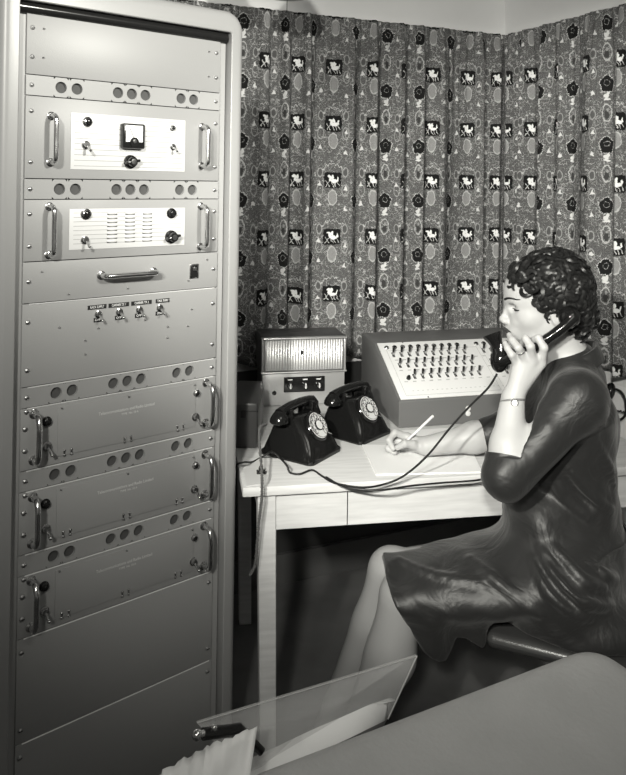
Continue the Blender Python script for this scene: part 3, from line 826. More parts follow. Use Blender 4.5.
# ---------------------------------------------------------------- chair
ch = empty('chair', (.657, 1.85, 0), radians(-24), 'dark leather-seated wooden chair under the woman', 'chair')
bm = bmesh.new(); box(bm, (0, 0, .452), (.38, .36, .036), bev=.018, seg=4); obj('seat', bm, M['leather'], ch)
bm = bmesh.new(); box(bm, (.03, 0, .422), (.22, .22, .026), bev=.004); obj('seat_rail', bm, M['chairw'], ch)
for sx in (-1, 1):
    for sy in (-1, 1):
        bm = bmesh.new(); top = .39 if sx < 0 else .86
        fx = sx*.15 if sx > 0 else -.05
        tube(bm, [(fx*1.03, sy*.145, 0), (fx*1.01, sy*.142, .2), (fx, sy*.14, .435)]+([(sx*.17, sy*.14, .6), (sx*.205, sy*.14, top)] if sx > 0 else []), .016, 10)
        obj('leg', bm, M['chairw'], ch)
bm = bmesh.new(); box(bm, (.195, 0, .78), (.022, .28, .13), bev=.008, rot=Matrix.Rotation(radians(9), 4, 'Y')); obj('backrest', bm, M['chairw'], ch)
for y in (-1, 1):
    bm = bmesh.new(); cyl(bm, (-.05, y*.142, .2), (.152, y*.142, .2), .009, n=10); obj('stretcher', bm, M['chairw'], ch)

# ---------------------------------------------------------------- machine in the foreground
ZH = .868
A_, B_ = onz(395, 700, ZH), onz(560, 640, ZH); hdv = (B_-A_); hang = atan2(hdv.y, hdv.x); hdv.normalize()
ex = onz(606, 630, ZH)
L0 = (ex-A_).dot(hdv)
mc = empty('teleprinter', (A_.x, A_.y, 0), hang, 'large grey enamelled machine hood in the near right foreground', 'machine')
bm = bmesh.new(); x0, x1, y0, y1 = -.235, L0+.01, -.52, .0
# domed lid: grid with rounded rim
nx, ny = 60, 50; gr = []
def rim(d, R): return 0 if d >= R else R-sqrt(max(R*R-(R-d)**2, 0))
for i in range(nx+1):
    row = []
    for j in range(ny+1):
        # cluster samples near rims
        fi = .5-.5*cos(pi*i/nx); fj = .5-.5*cos(pi*j/ny)
        x = x0+(x1-x0)*fi; y = y0+(y1-y0)*fj
        z = ZH-rim(x1-x, .085)*1.0-rim(x-x0, .05)-rim(y1-y, .05)-rim(y-y0, .06)
        z += .000
        row.append(bm.verts.new((x, y, z)))
    gr.append(row)
for i in range(nx):
    for j in range(ny): bm.faces.new((gr[i][j], gr[i+1][j], gr[i+1][j+1], gr[i][j+1]))
per = [gr[i][0] for i in range(nx+1)]+[gr[nx][j] for j in range(1, ny+1)]+[gr[i][ny] for i in range(nx-1, -1, -1)]+[gr[0][j] for j in range(ny-1, 0, -1)]
low = [bm.verts.new((v.co.x, v.co.y, .60)) for v in per]
for i in range(len(per)): bm.faces.new((per[i], low[i], low[(i+1) % len(per)], per[(i+1) % len(per)]))
bmesh.ops.recalc_face_normals(bm, faces=bm.faces)
obj('hood', bm, M['hood'], mc, 60)
bm = bmesh.new(); box(bm, ((x0+x1)/2, (y0+y1)/2, .30), (x1-x0-.03, y1-y0-.03, .601), bev=.01); obj('cabinet', bm, M['hood'], mc)
bm = bmesh.new(); box(bm, ((x0+x1)/2, (y0+y1)/2, .603), (x1-x0+.004, y1-y0+.004, .006), bev=.002); obj('seam', bm, M['label'], mc)
def world_child(name, bm, m, parent, smooth=None):
    o = obj(name, bm, m, parent, smooth)
    Mi = (Matrix.Translation(parent.location) @ Euler(parent.rotation_euler).to_matrix().to_4x4()).inverted()
    o.data.transform(Mi); return o
def thick_quad(P, th, bm=None):
    bm = bm or bmesh.new(); P = [Vector(p) for p in P]; n = (P[1]-P[0]).cross(P[3]-P[0]).normalized()*th
    a = [bm.verts.new(p) for p in P]; b = [bm.verts.new(p+n) for p in P]
    bm.faces.new(a[::-1]); bm.faces.new(b)
    for i in range(4): bm.faces.new((a[i], a[(i+1) % 4], b[(i+1) % 4], b[i]))
    bmesh.ops.recalc_face_normals(bm, faces=bm.faces); return bm
PB = (at(417, 656, 1.02), at(388, 719, 1.015), at(243, 774, .885), at(197, 723, .885))
world_child('perspex_window', thick_quad(PB, .003), M['perspex'], mc, 0)
# bright ground edges of the perspex
bm = bmesh.new(); tube(bm, [PB[0], PB[1]], .0010, 6); tube(bm, [PB[0], PB[3]], .0006, 6); world_child('window_edge', bm, mat('ground_perspex_edge', .4, .3), mc)
bm = bmesh.new(); q = at(197, 735, .87); sph(bm, q, .006, n=16); cyl(bm, q, at(205, 733, .875), .004, n=10, mi=0)
cyl(bm, at(203, 734, .875), at(240, 729, .90), .0065, n=14, mi=1); sph(bm, at(214, 728, .88), .004, n=10); cyl(bm, at(240, 729, .90), at(262, 752, .90), .005, n=10, mi=1)
world_child('platen_knob', bm, [M['steel'], M['black']], mc)
# paper inside, curling under the window
bm = bmesh.new(); N = 14; prev = None
up = [(205, 778), (255, 757), (300, 738), (345, 719), (375, 706), (396, 700)]; lo = [(250, 800), (275, 778), (312, 756), (350, 738), (372, 727), (386, 720)]
u_ = catmull([at(x, y, .90+.12*i/5) for i, (x, y) in enumerate(up)], 5); l_ = catmull([at(x, y, .86+.14*i/5) for i, (x, y) in enumerate(lo)], 5)
for a, b in zip(u_, l_):
    m_ = (a+b)/2+Vector((0, .012, .008)); row = [bm.verts.new(a), bm.verts.new(m_), bm.verts.new(b)]
    if prev:
        bm.faces.new((prev[0], row[0], row[1], prev[1])); bm.faces.new((prev[1], row[1], row[2], prev[2]))
    prev = row
o = obj('printer_paper', bm, M['paper2'], None, 60); o.modifiers.new('s', 'SOLIDIFY').thickness = .0006
tag(o, 'curled pale paper under the clear window of the foreground machine', 'paper')
# torn sheet in front
rnd = random.Random(4); top = []
P0, P1 = Vector((163, 771)), Vector((257, 727)); n_ = 26
for i in range(n_+1):
    t = i/n_; top.append((P0.x+(P1.x-P0.x)*t+rnd.uniform(-1.2, 1.2), P0.y+(P1.y-P0.y)*t+rnd.uniform(-2.2, 2.2)-3*sin(pi*t)))
bm = bmesh.new(); prev = None
for i, (x, y) in enumerate(top):
    t = i/n_; bx, by = 150+(246-150)*t, 830-(830-790)*t*.6
    row = [bm.verts.new(at(x+(bx-x)*s, y+(by-y)*s, .80+.04*t-.05*s+.006*sin(t*7+s*3))) for s in (0, .15, .4, .7, 1)]
    if prev:
        for k in range(4): bm.faces.new((prev[k], row[k], row[k+1], prev[k+1]))
    prev = row
o = obj('torn_paper', bm, M['paper2'], None, 60); o.modifiers.new('s', 'SOLIDIFY').thickness = .0012
tag(o, 'pale torn-edged paper at the bottom in front of the clear window', 'paper')
# ================================================================ the woman
import openvdb as vdb
V3 = lambda *a: np.array(a, dtype=np.float64)
def W(x, y, Y): return np.array(at(x, y, Y))
def WZ(x, y, z): return np.array(onz(x, y, z))
class Sdf:
    """ordered list of smooth boolean operations on distance primitives"""
    def __init__(s): s.p = []
    def add(s, fn, c, R, op='u', k=.01): s.p.append((fn, np.asarray(c, float), float(R), op, k)); return s
    def cone(s, a, b, r0, r1, k=.01, op='u', fr=None, sc=(1, 1, 1)):
        a, b = np.asarray(a, float), np.asarray(b, float); F = np.eye(3) if fr is None else fr
        S = np.array(sc, float); A, B = (F @ a)/S, (F @ b)/S; d = B-A; L = max(d @ d, 1e-12); m = min(sc)
        def fn(P):
            Q = (P @ F.T)/S-A; t = np.clip((Q @ d)/L, 0, 1)
            Q = Q-t[..., None]*d
            return (np.sqrt((Q*Q).sum(-1))-(r0+(r1-r0)*t))*m
        return s.add(fn, (a+b)/2, np.linalg.norm(b-a)/2+max(r0, r1)*max(sc), op, k)
    def ell(s, c, r, k=.01, op='u', fr=None):
        c = np.asarray(c, float); r = np.array(r, float); F = np.eye(3) if fr is None else fr
        def fn(P):
            Q = (P-c) @ F.T; q = np.sqrt(((Q/r)**2).sum(-1)); q2 = np.sqrt(((Q/r**2)**2).sum(-1))
            return q*(q-1)/np.maximum(q2, 1e-6)
        return s.add(fn, c, max(r), op, k)
    def __call__(s, P, c=None, R=1e9, pad=.03):
        D = np.full(P.shape[:-1], 1.0)
        for fn, pc, pr, op, k in s.p:
            if c is not None and np.linalg.norm(pc-c) > R+pr+pad+k*2: continue
            d = fn(P)
            if op == 'u':
                h = np.maximum(k-np.abs(D-d), 0)/k; D = np.minimum(D, d)-h*h*k*.25
            elif op == 's':
                d = -d; h = np.maximum(k-np.abs(D-d), 0)/k; D = np.maximum(D, d)+h*h*k*.25
            elif op == 'i':
                h = np.maximum(k-np.abs(D-d), 0)/k; D = np.maximum(D, d)+h*h*k*.25
            elif op == 'd': D = D+d
        return D
    def mesh(s, name, lo, hi, res, mats, parent=None, B=32, keep=None):
        lo, hi = np.array(lo), np.array(hi); n = np.ceil((hi-lo)/res/B).astype(int)
        g = vdb.FloatGrid(background=3*res); ar = np.arange(B)*res
        bx = np.stack(np.meshgrid(ar, ar, ar, indexing='ij'), -1); rad = B*res*sqrt(3)/2
        for i in range(n[0]):
            for j in range(n[1]):
                for k in range(n[2]):
                    o = lo+np.array((i, j, k))*B*res; c = o+B*res/2
                    dc = float(s(c[None, :], c, rad)[0])
                    if dc > rad*1.7+.03: continue
                    D = np.clip(s(o+bx, c, rad), -3*res, 3*res)
                    g.copyFromArray(D.astype(np.float32), ijk=(i*B, j*B, k*B), tolerance=0)
        pts, quads = g.convertToQuads(isovalue=0)
        pts = pts*res+lo
        me = bpy.data.meshes.new(name)
        me.vertices.add(len(pts)); me.vertices.foreach_set('co', pts.astype(np.float32).ravel())
        q = quads[:, ::-1].astype(np.int32)
        me.loops.add(q.size); me.loops.foreach_set('vertex_index', q.ravel())
        me.polygons.add(len(q)); me.polygons.foreach_set('loop_start', np.arange(0, q.size, 4, dtype=np.int32)); 
        me.update(calc_edges=True); me.validate()
        bm = bmesh.new(); bm.from_mesh(me)                      # largest shells only, outward normals
        bmesh.ops.recalc_face_normals(bm, faces=bm.faces)
        for _ in range(2): bmesh.ops.smooth_vert(bm, verts=bm.verts, factor=.5, use_axis_x=True, use_axis_y=True, use_axis_z=True)
        bm.to_mesh(me); bm.free()
        return meshobj(name, me, mats, parent, True)

woman = empty('person', (.60, 1.88, 0), 0, 'dark-haired woman in a dark satin dress, seated, telephoning and writing', 'person')
def under(o, par=woman):
    """re-express a mesh built in room coordinates under its parent"""
    o.data.transform(Matrix.Translation(-Vector(par.location))); o.parent = par; return o
# ---- body frame
fa = radians(8); BF = V3(-cos(fa), sin(fa), 0); BS = V3(-sin(fa), -cos(fa), 0)     # forward, near side
FR = np.array([BF, BS, (0, 0, 1)])
CH = W(567, 424, 1.93); WA = W(588, 532, 1.92); PE = V3(.615, 1.885, .575); NB = W(570, 358, 1.925)
SHn = W(579, 401, 1.775); SHf = CH+BS*-.155+V3(0, 0, .055)
ELn = W(505, 477, 1.735); WRn = W(513, 398, 1.80)
ELf = V3(.545, 2.13, .815); WRf = WZ(427, 446, .778)
KNn = V3(.232, 1.830, .513); KNf = V3(.212, 1.93, .522); ANn = V3(.095, 1.80, .12); ANf = V3(.060, 1.94, .12)
# ---- head frame
ha = radians(4); hp = radians(4)
HF = V3(-cos(ha)*cos(hp), sin(ha)*cos(hp), -sin(hp)); HS = V3(-sin(ha), -cos(ha), 0); HU_ = np.cross(HF, HS); HU_ = HU_ if HU_[2] > 0 else -HU_
HR = np.array([HF, HS, HU_]); HC = W(545, 304, 1.915)
def h(f, s, c): return HC+HF*f+HS*s+HU_*c

sk = Sdf()
# torso (hidden by the dress) -> neck -> head
sk.cone(CH, WA, .085, .065, .05, fr=FR, sc=(1, 1.4, 1)); sk.ell(PE, (.10, .15, .09), .05, fr=FR)
sk.cone(NB+V3(0, 0, -.045), NB+V3(0, 0, -.04)+BF*.0, .06, .06, .05, fr=FR, sc=(1, 1.6, 1))
sk.cone(SHn, SHf, .045, .045, .04)
sk.cone(NB+V3(0, 0, -.03), h(-.030, 0, -.055), .056, .050, .03)
sk.cone(PE, KNn, .075, .050, .03); sk.cone(PE, KNf, .075, .050, .03)
for K_, A_n in ((KNn, ANn), (KNf, ANf)):
    mid = K_*.66+A_n*.34+V3(.016, 0, 0)
    sk.cone(K_, mid, .048, .054, .03); sk.cone(mid, A_n, .053, .030, .03); sk.cone(K_, A_n, .044, .028, .03)
    sk.ell(K_+V3(-.004, 0, .008), (.046, .046, .048), .02)
    sk.cone(A_n, A_n+V3(-.02, 0, -.06), .028, .030, .02); sk.cone(A_n+V3(-.02, 0, -.06), A_n+V3(-.15, 0, -.09), .028, .018, .02)
# arms
sk.cone(SHn, ELn, .042, .038, .02); sk.cone(SHf, ELf, .042, .038, .02)
FRa = np.eye(3)
mn = ELn*.62+WRn*.38
sk.cone(ELn, mn, .039, .039, .02); sk.cone(mn, WRn, .039, .0275, .02)
mf = ELf*.6+WRf*.4
sk.cone(ELf, mf, .040, .040, .02); sk.cone(mf, WRf, .039, .026, .02)
# head: skull, face, jaw
hf = lambda *a, **k: sk.ell(*a, fr=HR, **k)
hf(h(-.012, 0, .030), (.098, .074, .090), k=.02)
hf(h(.030, 0, -.030), (.062, .060, .082), k=.035)
hf(h(.048, 0, .035), (.048, .056, .050), k=.03)
for s in (-1, 1):
    sk.cone(h(-.012, s*.050, -.040), h(.052, s*.020, -.092), .018, .016, .022)
    sk.ell(h(.047, s*.040, -.026), (.026, .021, .022), .018, fr=HR)
    sk.cone(h(.072, s*.040, .016), h(.088, s*.008, .012), .008, .008, .012)
    sk.ell(h(.0885, s*.031, -.002), (.014, .015, .010), .010, op='s', fr=HR)
    sk.ell(h(.0635, s*.034, -.003), (.0155, .0165, .0130), .005, fr=HR)       # lidded eye
    sk.cone(h(.076, s*.026, -.040), h(.080, s*.018, -.058), .010, .009, .014)
    sk.ell(h(.100, s*.0095, -.038), (.010, .0065, .007), .005, fr=HR)
    sk.ell(h(.103, s*.006, -.045), (.004, .003, .003), .002, op='s', fr=HR)
sk.ell(h(.078, 0, -.062), (.021, .026, .020), .015, fr=HR)
sk.ell(h(.073, 0, -.096), (.019, .020, .017), .014, fr=HR)
sk.cone(h(.088, 0, .004), h(.105, 0, -.031), .0060, .0075, .010)
sk.ell(h(.106, 0, -.033), (.0090, .0085, .0075), .006, fr=HR)
sk.cone(h(.096, 0, -.043), h(.095, 0, -.056), .004, .005, .006)
# lips relief
def lip_curve(c0, dc, f0): return [h(f0-.024*(abs(i)/4)**1.8, i*.0066, c0+dc*(abs(i)/4)**1.5) for i in range(-4, 5)]
up, lw = lip_curve(-.0560, -.0055, .0960), lip_curve(-.0655, .0035, .0940)
for L, r in ((up, .0052), (lw, .0060)):
    for a, b in zip(L, L[1:]): sk.cone(a, b, r, r, .003)
# ear
for s in (-1, 1):
    sk.ell(h(-.012, s*.074, -.012), (.018, .006, .031), .006, fr=HR); sk.ell(h(-.008, s*.080, -.012), (.009, .004, .018), .004, op='s', fr=HR)
# ---- left hand round the handset
dY = .014; dy = 2.2
def finger(pts, r, k=.006):
    for i, (a, b) in enumerate(zip(pts, pts[1:])): sk.cone(a, b, r[i], r[i+1], k if i == 0 else .004)
LH = {'index': [(541, 361, 1.785), (544, 345.5, 1.768), (538.5, 336, 1.780), (531.5, 338.5, 1.800)],
      'middle': [(533, 357.5, 1.780), (530.5, 344, 1.763), (526, 336.5, 1.776), (522, 341, 1.800)],
      'ring': [(524.5, 357.5, 1.782), (518.5, 345.5, 1.766), (512.5, 338, 1.785), (509.5, 333, 1.803)],
      'little': [(517, 362, 1.790), (511.5, 352.5, 1.776), (507.5, 346, 1.787), (505.2, 341, 1.800)]}
LH = {n: [W(x, y+dy, Y+dY) for x, y, Y in v] for n, v in LH.items()}
rr = {'index': (.0112, .0098, .0088, .0078), 'middle': (.0112, .0098, .0088, .0078), 'ring': (.0105, .0092, .0084, .0074), 'little': (.0100, .0084, .0076, .0068)}
tips = []
for n, v in LH.items():
    sk.cone(WRn+(v[0]-WRn)*.08, v[0], .0165, rr[n][0]+.001, .012)
    finger(v, rr[n]); tips.append((v, rr[n]))
th = [W(520, 388, 1.812+dY), W(535, 374, 1.825+dY), W(541, 356, 1.843+dY), W(536, 342, 1.852)]
finger(th, (.016, .0125, .0105, .0085))
sk.cone(W(521, 386, 1.80+dY), W(535, 368, 1.80+dY), .018, .014, .012)
# ---- right hand with the pencil
RH = {'index': [(407, 437, 2.145), (395, 432.5, 2.14), (389, 440, 2.125), (393, 448.5, 2.118)],
      'middle': [(409, 441, 2.155), (393, 441, 2.158), (388, 448, 2.14), (394.5, 452.5, 2.130)],
      'ring': [(411, 446, 2.160), (397, 448, 2.165), (393, 454, 2.145), (401, 456, 2.140)],
      'little': [(414, 449, 2.160), (403, 453, 2.165), (400, 457, 2.150), (407, 458, 2.145)]}
RH = {n: [W(*q) for q in v] for n, v in RH.items()}
for n, v in RH.items():
    sk.cone(WRf+(v[0]-WRf)*.08, v[0], .0165, rr[n][0]+.001, .012); finger(v, rr[n])
tr = [W(422, 448, 2.115), W(413, 444.5, 2.102), W(405, 443.5, 2.095), W(397.5, 447.5, 2.102)]
finger(tr, (.014, .0115, .0098, .0082))
# nothing sinks into the desk top
def deskcut(P): return (DZ+.0052)-P[..., 2]
_dc = lambda P: np.where((P[..., 0] < .5) & (P[..., 0] > .0) & (P[..., 2] > .69) & (P[..., 1] > 1.98), deskcut(P), -1.)
sk.add(_dc, (.3, 2.1, .75), .3, 'i', .002)
body = under(sk.mesh('body', (-.22, 1.58, .0), (.90, 2.30, 1.45), .0023, M['skin']))
# stockings share the body mesh, second material below the hem
body.data.materials.append(M['stocking']) if 'stockinged_skin' not in [m.name for m in body.data.materials] else None
for p in body.data.polygons:
    c = p.center
    if c.z < .66 and c.x+.6 < .52: p.material_index = 1

# ---- features on the head
def strand(pts, r): bm = bmesh.new(); tube(bm, catmull([Vector(p) for p in pts], 6), r, 8); return bm
bm = bmesh.new()
for c0, dc, r in ((-.0575, -.0040, .0040), (-.0655, .0028, .0046)):
    P = []
    for i in range(-4, 5):
        s_, c_ = i*.0062, c0+dc*(abs(i)/4)**1.5; f_ = np.linspace(.13, .03, 400); D_ = sk(HC+HF*f_[:, None]+HS*s_+HU_*c_); P.append(Vector(h(f_[int(np.argmax(D_ < 0))]-r*.45, s_, c_)))
    tube(bm, catmull(P, 4), lambda t, r=r: r*(.30+.70*sin(pi*t)**.6), 12)
under(obj('lips', bm, M['lip'], None, 60))
def hs_(s, c, off=0):
    f = np.linspace(.13, .03, 300); P = HC+HF*f[:, None]+HS*s+HU_*c; D = sk(P); i = int(np.argmax(D < 0)); return f[i]+off
for s in (1, -1):
    bm = bmesh.new(); n = 9; P = []
    for i in range(n):
        a = -1+2*i/(n-1); P.append(Vector(h(hs_(s*(.035+.0165*a), -.006+.002*a*a, .0019), s*(.035+.0165*a), -.006+.002*a*a)))
    tube(bm, catmull(P, 3), lambda t: .0008+.0012*sin(pi*min(1, t*.8+.1)), 8); under(obj('eyelashes', bm, M['hair'], None))
    bm = bmesh.new(); P = [Vector(h(hs_(s*(.013+.044*t), .0185+.0055*sin(pi*min(1, t*1.15)*.75)), s*(.013+.044*t), .0185+.0055*sin(pi*min(1, t*1.15)*.75))) for t in [i/8 for i in range(9)]]
    tube(bm, catmull(P, 3), lambda t: .0026*(1-t)**.5+.0008, 8); under(obj('eyebrow', bm, M['hair'], None))
    bm = bmesh.new(); sph(bm, Vector(h(.0640, s*.034, -.0048)), .0142, n=20); under(obj('eye', bm, M['eye'], None))

# ---- hair: a full cap with hairline, then curled locks over it
hr = Sdf()
hr.ell(h(-.025, 0, .034), (.096, .090, .104), .01, fr=HR)
hr.ell(h(-.078, 0, -.035), (.040, .066, .056), .03, fr=HR)
hr.ell(h(.054, .020, .072), (.036, .050, .036), .02, fr=HR)
HLf = np.array([-.16, -.110, -.060, -.036, -.014, .006, .033, .080, .13]); HLc = np.array([-.07, -.104, -.096, -.074, -.050, -.020, .010, .058, .064])
def hairline(P):
    Q = (P-HC) @ HR.T; return (np.interp(Q[..., 0], HLf, HLc)-Q[..., 2])*.75
hr.add(hairline, HC, .25, 'i', .008)
def hbump(P):
    Q = (P-HC) @ HR.T*1.0; a, b, c = Q[..., 0]*150, Q[..., 1]*150, Q[..., 2]*150
    return (.0035*np.sin(a+2*np.sin(b*.6+c*.4))*np.sin(c*.9+1.5*np.sin(a*.5))+.002*np.sin(b*1.7+a)*np.sin(c*1.9-b))
hr.add(hbump, HC, .25, 'd', 0)
hair = under(hr.mesh('hair', HC-.19, HC+.19, .0028, M['hair']))
rnd = random.Random(11); bm = bmesh.new(); cnt = 0
hcore = Sdf(); hcore.p = hr.p[:3]
while cnt < 640:
    th_, ph_ = rnd.uniform(0, 2*pi), math.asin(rnd.uniform(-.95, 1))
    n = V3(cos(ph_)*cos(th_), cos(ph_)*sin(th_), sin(ph_))
    # push outward from the centre until outside the cap
    lo_, hi_ = .05, .20; base = h(-.02, 0, .025); dr = HR.T @ n
    for _ in range(14):
        m_ = (lo_+hi_)/2
        if hcore((base+dr*m_)[None, :])[0] < 0: lo_ = m_
        else: hi_ = m_
    p = base+dr*lo_
    q = (p-HC) @ HR.T
    if q[2] < np.interp(q[0], HLf, HLc)+.004: continue
    if q[0] > .055 and q[2] < .045: continue
    cnt += 1
    nrm = Vector(dr).normalized(); t1 = nrm.orthogonal().normalized(); t1 = (Matrix.Rotation(rnd.uniform(0, 2*pi), 3, nrm) @ t1); t2 = nrm.cross(t1)
    R_ = rnd.uniform(.011, .026); arc = rnd.uniform(1.6, 3.4)*rnd.choice((-1, 1)); lift = rnd.uniform(-.001, .006)
    for sft in range(8):
        P = []
        for i in range(9):
            t = i/8; rr_ = R_*(1-.35*t)+(sft-3.5)*.0016*(1-.6*t); a = arc*t
            P.append(Vector(p)+t1*(rr_*cos(a)-R_)+t2*rr_*sin(a)+nrm*(lift*sin(pi*t)-.003+.0026*sin(pi*(sft+.5)/8))-nrm*((R_*abs(cos(a)-1))*.10))
        tube(bm, P, lambda t: .0011*(1-.75*abs(2*t-1)**2)+.0003, 4)
curl = obj('curls', bm, M['hair'], None, 80); under(curl); curl.parent = hair; curl.matrix_parent_inverse.identity()

# ---- dress
dr_ = Sdf()
dr_.cone(CH+V3(0, 0, .01), WA, .104, .080, .05, fr=FR, sc=(1, 1.42, 1))
dr_.ell(CH+BF*.040+V3(0, 0, -.02), (.085, .125, .085), .03, fr=FR)
dr_.cone(SHn+V3(0, 0, .0)+BS*-.01, SHf, .057, .055, .05)
dr_.ell(CH-BF*.030+V3(0, 0, .015), (.085, .15, .10), .04, fr=FR)
for E__ in (SHn, SHf): dr_.cone(NB+V3(0, 0, -.028)-BF*.012, E__+V3(0, 0, .004), .046, .050, .045)
dr_.ell(V3(.655, 1.775, .485), (.155, .105, .075), .04, fr=FR); dr_.ell(W(538, 512, 1.90), (.085, .13, .085), .06, fr=FR)
dr_.ell(W(548, 440, 1.90), (.075, .12, .09), .05, fr=FR)
dr_.cone(NB+V3(0, 0, -.03), NB+V3(0, 0, -.014), .070, .058, .04, fr=FR, sc=(1, 1.15, 1))
dr_.ell(PE+V3(.0, 0, .01), (.130, .185, .105), .05, fr=FR)
dr_.ell(WA+V3(0, 0, -.05), (.095, .14, .08), .05, fr=FR)
# thighs under one stretched skirt
TH = (KNn+KNf)/2
dr_.cone(PE+V3(0, -.005, .0), TH+V3(-.005, -.004, -.002), .094, .060, .05, fr=FR, sc=(1, 2.05, 1))
# skirt hanging below the thighs, from knee to seat front (side outline from the photograph at the near side)
pp = [W(*q) for q in ((384, 556, 1.87), (386, 580, 1.80), (396, 607, 1.76), (409, 634, 1.75), (424, 657, 1.75), (440, 668, 1.75), (449, 670, 1.75), (455, 660, 1.75), (460, 648, 1.75), (470, 648, 1.75), (480, 653, 1.75), (486, 654, 1.75), (489, 645, 1.75), (489, 622, 1.75), (520, 600, 1.75), (500, 575, 1.78), (430, 575, 1.80))]
PX = np.array([(p[0], p[2]) for p in pp])
def polyd(P):
    x, z = P[..., 0], P[..., 2]; d = np.full(x.shape, 1e9); ins = np.zeros(x.shape, bool); n = len(PX)
    for i in range(n):
        a, b = PX[i], PX[(i+1) % n]; e = b-a; wx, wz = x-a[0], z-a[1]
        t = np.clip((wx*e[0]+wz*e[1])/(e @ e), 0, 1); d = np.minimum(d, (wx-t*e[0])**2+(wz-t*e[1])**2)
        c = ((a[1] > z) != (b[1] > z)) & (x < (b[0]-a[0])*(z-a[1])/((b[1]-a[1])+1e-12)+a[0]); ins ^= c
    d = np.sqrt(d); d = np.where(ins, -d, d)
    yb = np.abs(P[..., 1]-1.868-.006*np.sin(x*60))-(.118+.01*np.sin(x*45+1)-.075*np.clip((z-.49)/.11, 0, 1)**1.5); 
    q = np.sqrt(np.maximum(d+.010, 0)**2+np.maximum(yb+.03, 0)**2)+np.minimum(np.maximum(d+.010, yb+.03), 0)
    return q-.010
dr_.add(polyd, (.30, 1.87, .48), .27, 'u', .03)
# sleeves
dr_.cone(SHn, ELn+V3(.004, 0, 0), .060, .050, .03); dr_.cone(ELn, ELn*.55+WRn*.45, .050, .047, .02)
cuffn = ELn+(WRn-ELn)*.24; dn = (WRn-ELn)/np.linalg.norm(WRn-ELn)
def cutn(P):
    Q = P-ELn; t = (Q*dn).sum(-1); r = np.linalg.norm(Q-t[..., None]*dn, axis=-1)
    return np.minimum(((P-cuffn)*dn).sum(-1), .058-r)
dr_.add(cutn, cuffn, .2, 'i', .003)
dr_.cone(SHf, ELf, .058, .050, .03); dr_.cone(ELf, ELf*.78+WRf*.22, .050, .047, .02)
# knee opening: hollow the front so the shins leave the hem
FXz = np.array([p[1] for p in PX[:6]][::-1]+[.66, 1.3]); FXx = np.array([p[0] for p in PX[:6]][::-1]+[PX[0][0]+.0, -.3])
dr_.add(lambda P: np.where(P[..., 2] < .64, np.interp(P[..., 2], FXz, FXx)-P[..., 0], -1.), (.2, 1.87, .5), .3, 'i', .004)
dr_.add(lambda P: np.where((P[..., 0] > .425) & (P[..., 2] < .6) & (P[..., 1]-1.763+.445*(P[..., 0]-.41) > -.012), .4725-P[..., 2], -1.), (.62, 1.87, .45), .4, 'i', .01)
base_prims = list(dr_.p)
def surf(x, y, y0=1.60, y1=2.0):
    d = ray(x, y); ts = np.linspace(y0, y1, 400)/d[2]
    P = np.stack([d[0]*ts, d[2]*ts, H+d[1]*ts], -1); D = dr_(P); i = np.argmax(D < 0)
    return P[i] if D[i] < 0 else None
def fold(px, r=.010, k=.014, inset=.004, op='u'):
    Q = [surf(*q) for q in px]
    if any(q is None for q in Q): return None
    n = V3(-.2, -.95, .1); n /= np.linalg.norm(n)
    Q = [np.array(v) for v in catmull([Vector(q-n*inset) for q in Q], 4)]
    return [(a, b, r*(.35+.65*sin(pi*i/(len(Q)-1)))) for i, (a, b) in enumerate(zip(Q, Q[1:]))], k, op
FO = [fold(p, *a) for p, *a in (
    ([(541, 548), (556, 573), (573, 593), (592, 605), (612, 606)], .011, .014, .003),
    ([(550, 545), (566, 562), (583, 580), (604, 588)], .009, .012, .003),
    ([(532, 560), (545, 585), (563, 606), (590, 620)], .009, .014, .004),
    ([(568, 468), (583, 486), (598, 501), (611, 510)], .009, .012, .003),
    ([(556, 480), (568, 500), (588, 517)], .010, .014, .004),
    ([(596, 440), (606, 462), (614, 485)], .008, .012, .003),
    ([(470, 560), (500, 585), (540, 615)], .008, .016, .005),
    ([(400, 560), (430, 575), (480, 585)], .006, .016, .005),
    ([(445, 600), (470, 615), (510, 628)], .007, .014, .005),
    ([(590, 560), (604, 575), (616, 580)], .008, .012, .003)) if True]
for f_ in FO:
    if f_:
        for a, b, r in f_[0]: dr_.cone(a, b, r, r, f_[1])
gr_ = [fold(p, *a) for p, *a in (([(546, 556), (561, 572), (580, 590), (604, 597)], .006, .010, -.003), ([(562, 474), (577, 493), (594, 508)], .005, .010, -.003), ([(536, 560), (553, 586), (575, 606)], .006, .010, -.003))]
for f_ in gr_:
    if f_:
        for a, b, r in f_[0]: dr_.cone(a, b, r, r, f_[1], op='s')
def wr(P):
    x, y, z = P[..., 0]*1., P[..., 1], P[..., 2]
    return .0011*np.sin(70*x+40*z+2*np.sin(25*z))*np.sin(30*y+20*z)+.0012*np.sin(38*x-55*z+2*np.sin(18*x+20*y))
dr_.add(wr, (.5, 1.9, .7), 1.0, 'd', 0)
dress = under(dr_.mesh('dress', (.05, 1.55, .30), (.95, 2.30, 1.12), .0036, M['dress']))
# cuff turned back on the near sleeve
def band(c, ax, r, w, th, bm=None, sc=(1, 1)):
    bm = bm or bmesh.new(); q = Vector((0, 0, 1)).rotation_difference(Vector(ax).normalized()).to_matrix().to_4x4()
    lathe(bm, [(r, -w/2), (r+th, -w/2+.001), (r+th*1.1, 0), (r+th, w/2-.001), (r, w/2), (r-.003, w/2-.001), (r-.003, -w/2)], 40, Matrix.Translation(Vector(c)) @ q @ Matrix.Diagonal((*sc, 1, 1))); return bm
o = obj('cuff', band(cuffn-dn*.013, dn, .0465, .032, .003), M['dress'], None, 50); under(o); o.parent = dress
